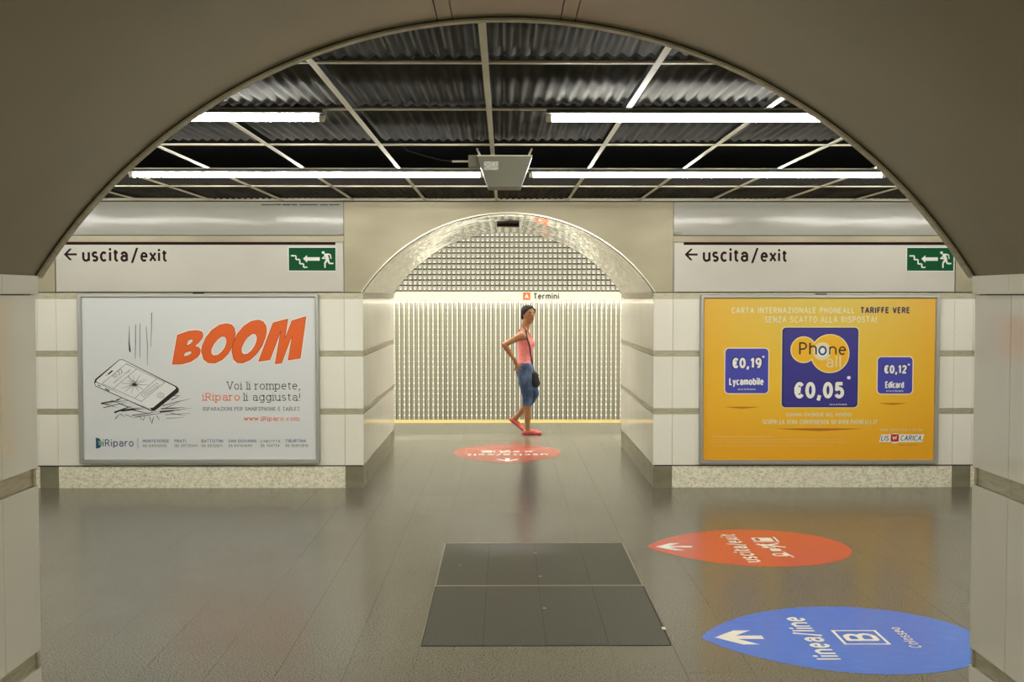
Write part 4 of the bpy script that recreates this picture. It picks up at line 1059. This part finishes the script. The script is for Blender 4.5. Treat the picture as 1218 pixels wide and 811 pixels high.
TORSO = [((.0, 0, .70), .085, .13), ((.0, 0, .78), .102, .162), ((0, 0, .84), .094, .150), ((0, 0, .90), .080, .124), ((0, 0, .97), .080, .118), ((.005, 0, 1.04), .088, .126), ((.014, 0, 1.10), .098, .134), ((.0, 0, 1.16), .094, .142), ((-.022, 0, 1.205), .076, .148), ((-.018, 0, 1.235), .058, .105), ((-.010, 0, 1.262), .046, .06)]
def torso(gr=0.0, z0=0, z1=9): return ring_loft([(c, rx + gr, ry + gr) for c, rx, ry in TORSO if z0 <= c[2] <= z1])
yaw = math.radians(-56)                   # face turned towards the camera
HC = Vector((.046, -.005, 1.452))
RH = Matrix.Rotation(yaw, 3, 'Z') @ Matrix.Rotation(math.radians(4), 3, 'Y')
hp = lambda x, y, z: HC + RH @ Vector((x, y, z))
parts = [torso()]
parts += [ball((.062, -.055, 1.105), .048), ball((.062, .055, 1.105), .048)]                     # bust
parts += [capsule((-.010, 0, 1.24), (.026, 0, 1.40), .054, .047)]                                 # neck
parts += [ball((-.055, -.145, 1.197), .053), ball((-.01, .145, 1.197), .052)]
parts += [capsule((.0, -.012, 1.295), (-.045, -.125, 1.212), .036, .040), capsule((.0, .012, 1.295), (-.012, .125, 1.212), .036, .040)]   # slope from neck to shoulder                     # shoulders
parts += [ball(hp(-.008, 0, .012), (.087, .071, .092), RH), ball(hp(.022, 0, -.037), (.058, .053, .069), RH), capsule(hp(.03, 0, -.075), hp(.052, 0, -.082), .026, .020)]
parts += [capsule(hp(.076, 0, .012), hp(.094, 0, -.022), .008, .013), ball(hp(.074, 0, -.052), (.012, .022, .008), RH)]   # nose, lips
parts += [ball(hp(-.005, s * .069, -.008), (.016, .008, .026), RH) for s in (-1, 1)]             # ears
# near arm bent, hand on the hip
SH, EL, WR = (-.065, -.16, 1.195), (-.250, -.225, 1.098), (-.122, -.205, .905)
parts += [capsule(SH, EL, .043, .031), capsule(EL, WR, .033, .021, bulge=.004)]
parts += [capsule((-.118, -.20, .895), (-.098, -.188, .845), .024, .026)]
for k, (dx, dz, L_) in enumerate(((.030, -.030, .050), (.014, -.044, .056), (-.004, -.050, .052), (-.020, -.046, .042))):
    b0 = Vector((-.098 + (k - 1.5) * -.012, -.186, .836)); m1 = b0 + Vector((dx * .6, .004, dz * .7)); e1 = m1 + Vector((dx * .4 + .010, .012, dz * .45))
    parts += [capsule(b0, m1, .0088, .0082, 4, 10), capsule(m1, e1, .0082, .007, 4, 10)]
parts += [capsule((-.10, -.185, .872), (-.062, -.175, .858), .0105, .009, 4, 10), capsule((-.062, -.175, .858), (-.044, -.168, .838), .009, .0078, 4, 10)]
# far arm hanging
parts += [capsule((-.01, .165, 1.19), (.0, .215, .97), .041, .031), capsule((.0, .215, .97), (.045, .205, .765), .032, .021, bulge=.004), capsule((.047, .205, .75), (.055, .20, .70), .022, .024)]
for k in range(4):
    b0 = Vector((.038 + k * .014, .20, .69)); m1 = b0 + Vector((.004, -.004, -.035 - .004 * (k in (1, 2)))); parts += [capsule(b0, m1, .0085, .008, 4, 10), capsule(m1, m1 + Vector((.006, -.012, -.028)), .008, .007, 4, 10)]
parts += [capsule((.066, .195, .735), (.084, .185, .70), .010, .008, 4, 10)]
# legs
NL = [((.0, -.085, .80), .094), ((.010, -.083, .62), .075), ((.030, -.08, .475), .054), ((.024, -.08, .33), .047), ((.030, -.08, .10), .031), ((.034, -.08, .055), .031)]
FLG = [((.010, .085, .80), .092), ((.065, .088, .62), .072), ((.112, .09, .487), .052), ((.045, .095, .365), .044), ((-.145, .10, .150), .030)]
for C in (NL, FLG):
    for (p, r), (q, s_) in zip(C[:-1], C[1:]): parts.append(capsule(p, q, r, s_))
# feet: each built along its own axis
def foot(origin, pitch, gr=0.0):
    R_ = Matrix.Rotation(pitch, 3, 'Y'); o_ = Vector(origin)
    tr = lambda p: o_ + R_ @ Vector(p)
    out = [capsule(tr((-.045, 0, .030)), tr((.03, 0, .034)), .028 + gr, .031 + gr), capsule(tr((.03, 0, .034)), tr((.105, .0, .022)), .031 + gr, .020 + gr)]
    out.append(ball(tr((.10, 0, .018)), (.055 + gr, .036 + gr, .017 + gr), R_)); out.append(ball(tr((-.045, 0, .022)), (.030 + gr, .027 + gr, .022 + gr), R_))
    return out
NF = (.045, -.08, .004); FF = (-.135, .10, .115); FP = math.radians(40)
parts += foot(NF, 0) + foot(FF, FP)
solid('body', parts, M['skin'], pe, voxel=.0055, smooth=3)
# clothing
top_parts = [torso(.008)] + [ball((.062, -.055, 1.105), .058), ball((.062, .055, 1.105), .058)]
solid('pink_top', top_parts, M['pink'], pe, .006, 4, cuts=[((0, 0, .862), (0, 0, -1)), ((-.08, 0, 1.135), Vector((-.22, 0, 1)).normalized())])
mb = MB()
for y in (-.075, .075):
    pts = [(.094, y, 1.14), (.076, y, 1.185), (.035, y * .85, 1.262), (-.004, y * .8, 1.300), (-.035, y * .8, 1.300), (-.078, y * .85, 1.245), (-.098, y, 1.19), (-.098, y, 1.12)]
    for a, b in zip(pts[:-1], pts[1:]): tube(mb, Vector(a) + Vector((PX, PY, 0)), Vector(b) + Vector((PX, PY, 0)), .007, n=8)
mb.build('shoulder_strap', M['pink'], pe, True)
jp = [torso(.009, 0, .93)]
for C in (NL, FLG):
    for (p, r), (q, s_) in zip(C[:4][:-1], C[:4][1:]):
        jp.append(capsule(p, q, r + .009, s_ + .012))
jo = solid('jeans', jp, M['denim'], pe, .006, 4, cuts=[((0, 0, .872), (0, 0, 1)), ((0, 0, .355), (0, 0, -1))])
for nm, (o_, p_) in (('shoe', (NF, 0)), ('shoe', (FF, FP))):
    R_ = Matrix.Rotation(p_, 3, 'Y')
    n1 = R_ @ Vector((-.16, 0, 1)).normalized(); c1 = Vector(o_) + R_ @ Vector((0, 0, .044))
    s_ = solid(nm, foot(o_, p_, .006), M['shoe'], pe, .004, 3, cuts=[(c1, n1)])
    v, f = prism([(-.075, -.003), (.155, -.003), (.15, .005), (-.07, .005)], -.024, .024)
    v = [Vector(o_) + R_ @ Vector(p) + Vector((PX, PY, 0)) for p in v]
    mobj('sole', v, f, M['sole'], s_)
# hair, eyes, brows, mouth
hair = [ball(hp(-.018, 0, .024), (.093, .082, .092), RH), ball(hp(-.055, 0, -.012), (.056, .072, .076), RH)]
hr = random.Random(5)
for _ in range(46):      # loose short curls
    t = hr.uniform(-2.6, 2.6); q = hr.uniform(.1, 1.2)
    hair.append(ball(hp(-.02 - .088 * math.cos(t) * math.cos(q), .078 * math.sin(t) * math.cos(q), .024 + .088 * math.sin(q)), hr.uniform(.010, .016), None, 6, 8))
bun = [ball(hp(-.098, 0, .0), (.028, .03, .03), RH)]
solid('hair', hair + bun, M['hair'], pe, .005, 2, cuts=[(hp(.030, 0, .045), (RH @ Vector((1, 0, -.62))).normalized()), (hp(0, 0, -.062), (RH @ Vector((0, 0, -1))))])
v, f = capsule(hp(-.095, 0, -.01), hp(-.088, 0, -.105), .016, .007); mobj('hair_strand', [Vector(p) + Vector((PX, PY, 0)) for p in v], f, M['hair'], pe, True)
for s in (-1, 1):
    v, f = ball(hp(.070, s * .028, .012), (.006, .013, .0065), RH); o = mobj('eye', [Vector(p) + Vector((PX, PY, 0)) for p in v], f, M['eye_white'], pe, True)
    v, f = ball(hp(.0745, s * .028, .012), (.004, .0065, .0065), RH); mobj('iris', [Vector(p) + Vector((PX, PY, 0)) for p in v], f, M['hair'], o, True)
    v, f = capsule(hp(.073, s * .014, .032), hp(.066, s * .044, .034), .004, .003); mobj('eyebrow', [Vector(p) + Vector((PX, PY, 0)) for p in v], f, M['hair'], pe, True)
v, f = ball(hp(.081, 0, -.053), (.006, .019, .006), RH); mobj('lips', [Vector(p) + Vector((PX, PY, 0)) for p in v], f, M['lip'], pe, True)

# shoulder bag, hanging in front of the hip
be = empty('shoulder_bag', (PX + .125, PY - .115, .58), 'small black shoulder bag on a long dark strap worn by the woman', 'bag')
solid('pouch', [ball((.125, -.12, .660), (.048, .036, .088)), ball((.120, -.12, .72), (.040, .032, .05)), ball((.135, -.12, .63), (.044, .038, .055))], M['bag'], be, .006, 6)
v, f = capsule((PX + .088, PY - .155, .752), (PX + .160, PY - .145, .728), .010, .008); mobj('flap_edge', v, f, M['bag'], be, True)
import bisect
def side_y(x, z):
    zs = [c[2] for c, _, _ in TORSO]; i = max(0, min(len(zs) - 2, bisect.bisect(zs, z) - 1)); t = (z - zs[i]) / (zs[i + 1] - zs[i])
    rx = TORSO[i][1] * (1 - t) + TORSO[i + 1][1] * t; ry = TORSO[i][2] * (1 - t) + TORSO[i + 1][2] * t; xc = TORSO[i][0][0] * (1 - t) + TORSO[i + 1][0][0] * t
    u = max(-.95, min(.95, (x - xc) / (rx + .012)))
    return -(ry + .016) * math.sqrt(1 - u * u)
pts = []
for x, z in ((.104, .75), (.098, .80), (.086, .86), (.076, .93), (.068, .99), (.06, 1.045), (.048, 1.10), (.030, 1.155)):
    pts.append((x, side_y(x, z), z))
pts += [(.020, -.125, 1.205), (.006, -.092, 1.262), (-.018, -.062, 1.302), (-.045, -.045, 1.292), (-.075, -.02, 1.25), (-.102, .03, 1.16)]
pv = [Vector(p) for p in pts]; fine = []
for k in range(len(pv) - 1):
    a, b, c, d = pv[max(k - 1, 0)], pv[k], pv[k + 1], pv[min(k + 2, len(pv) - 1)]
    for q in range(5):
        t = q / 5; fine.append(0.5 * ((2 * b) + (c - a) * t + (2 * a - 5 * b + 4 * c - d) * t * t + (3 * b - a - 3 * c + d) * t ** 3))
pts = fine + [pv[-1]]
mb = MB()
for a, b in zip(pts[:-1], pts[1:]): tube(mb, Vector(a) + Vector((PX, PY, 0)), Vector(b) + Vector((PX, PY, 0)), .008, n=8, cap=False)
mb.build('strap', M['strap'], be, True)
# held phone at the hip
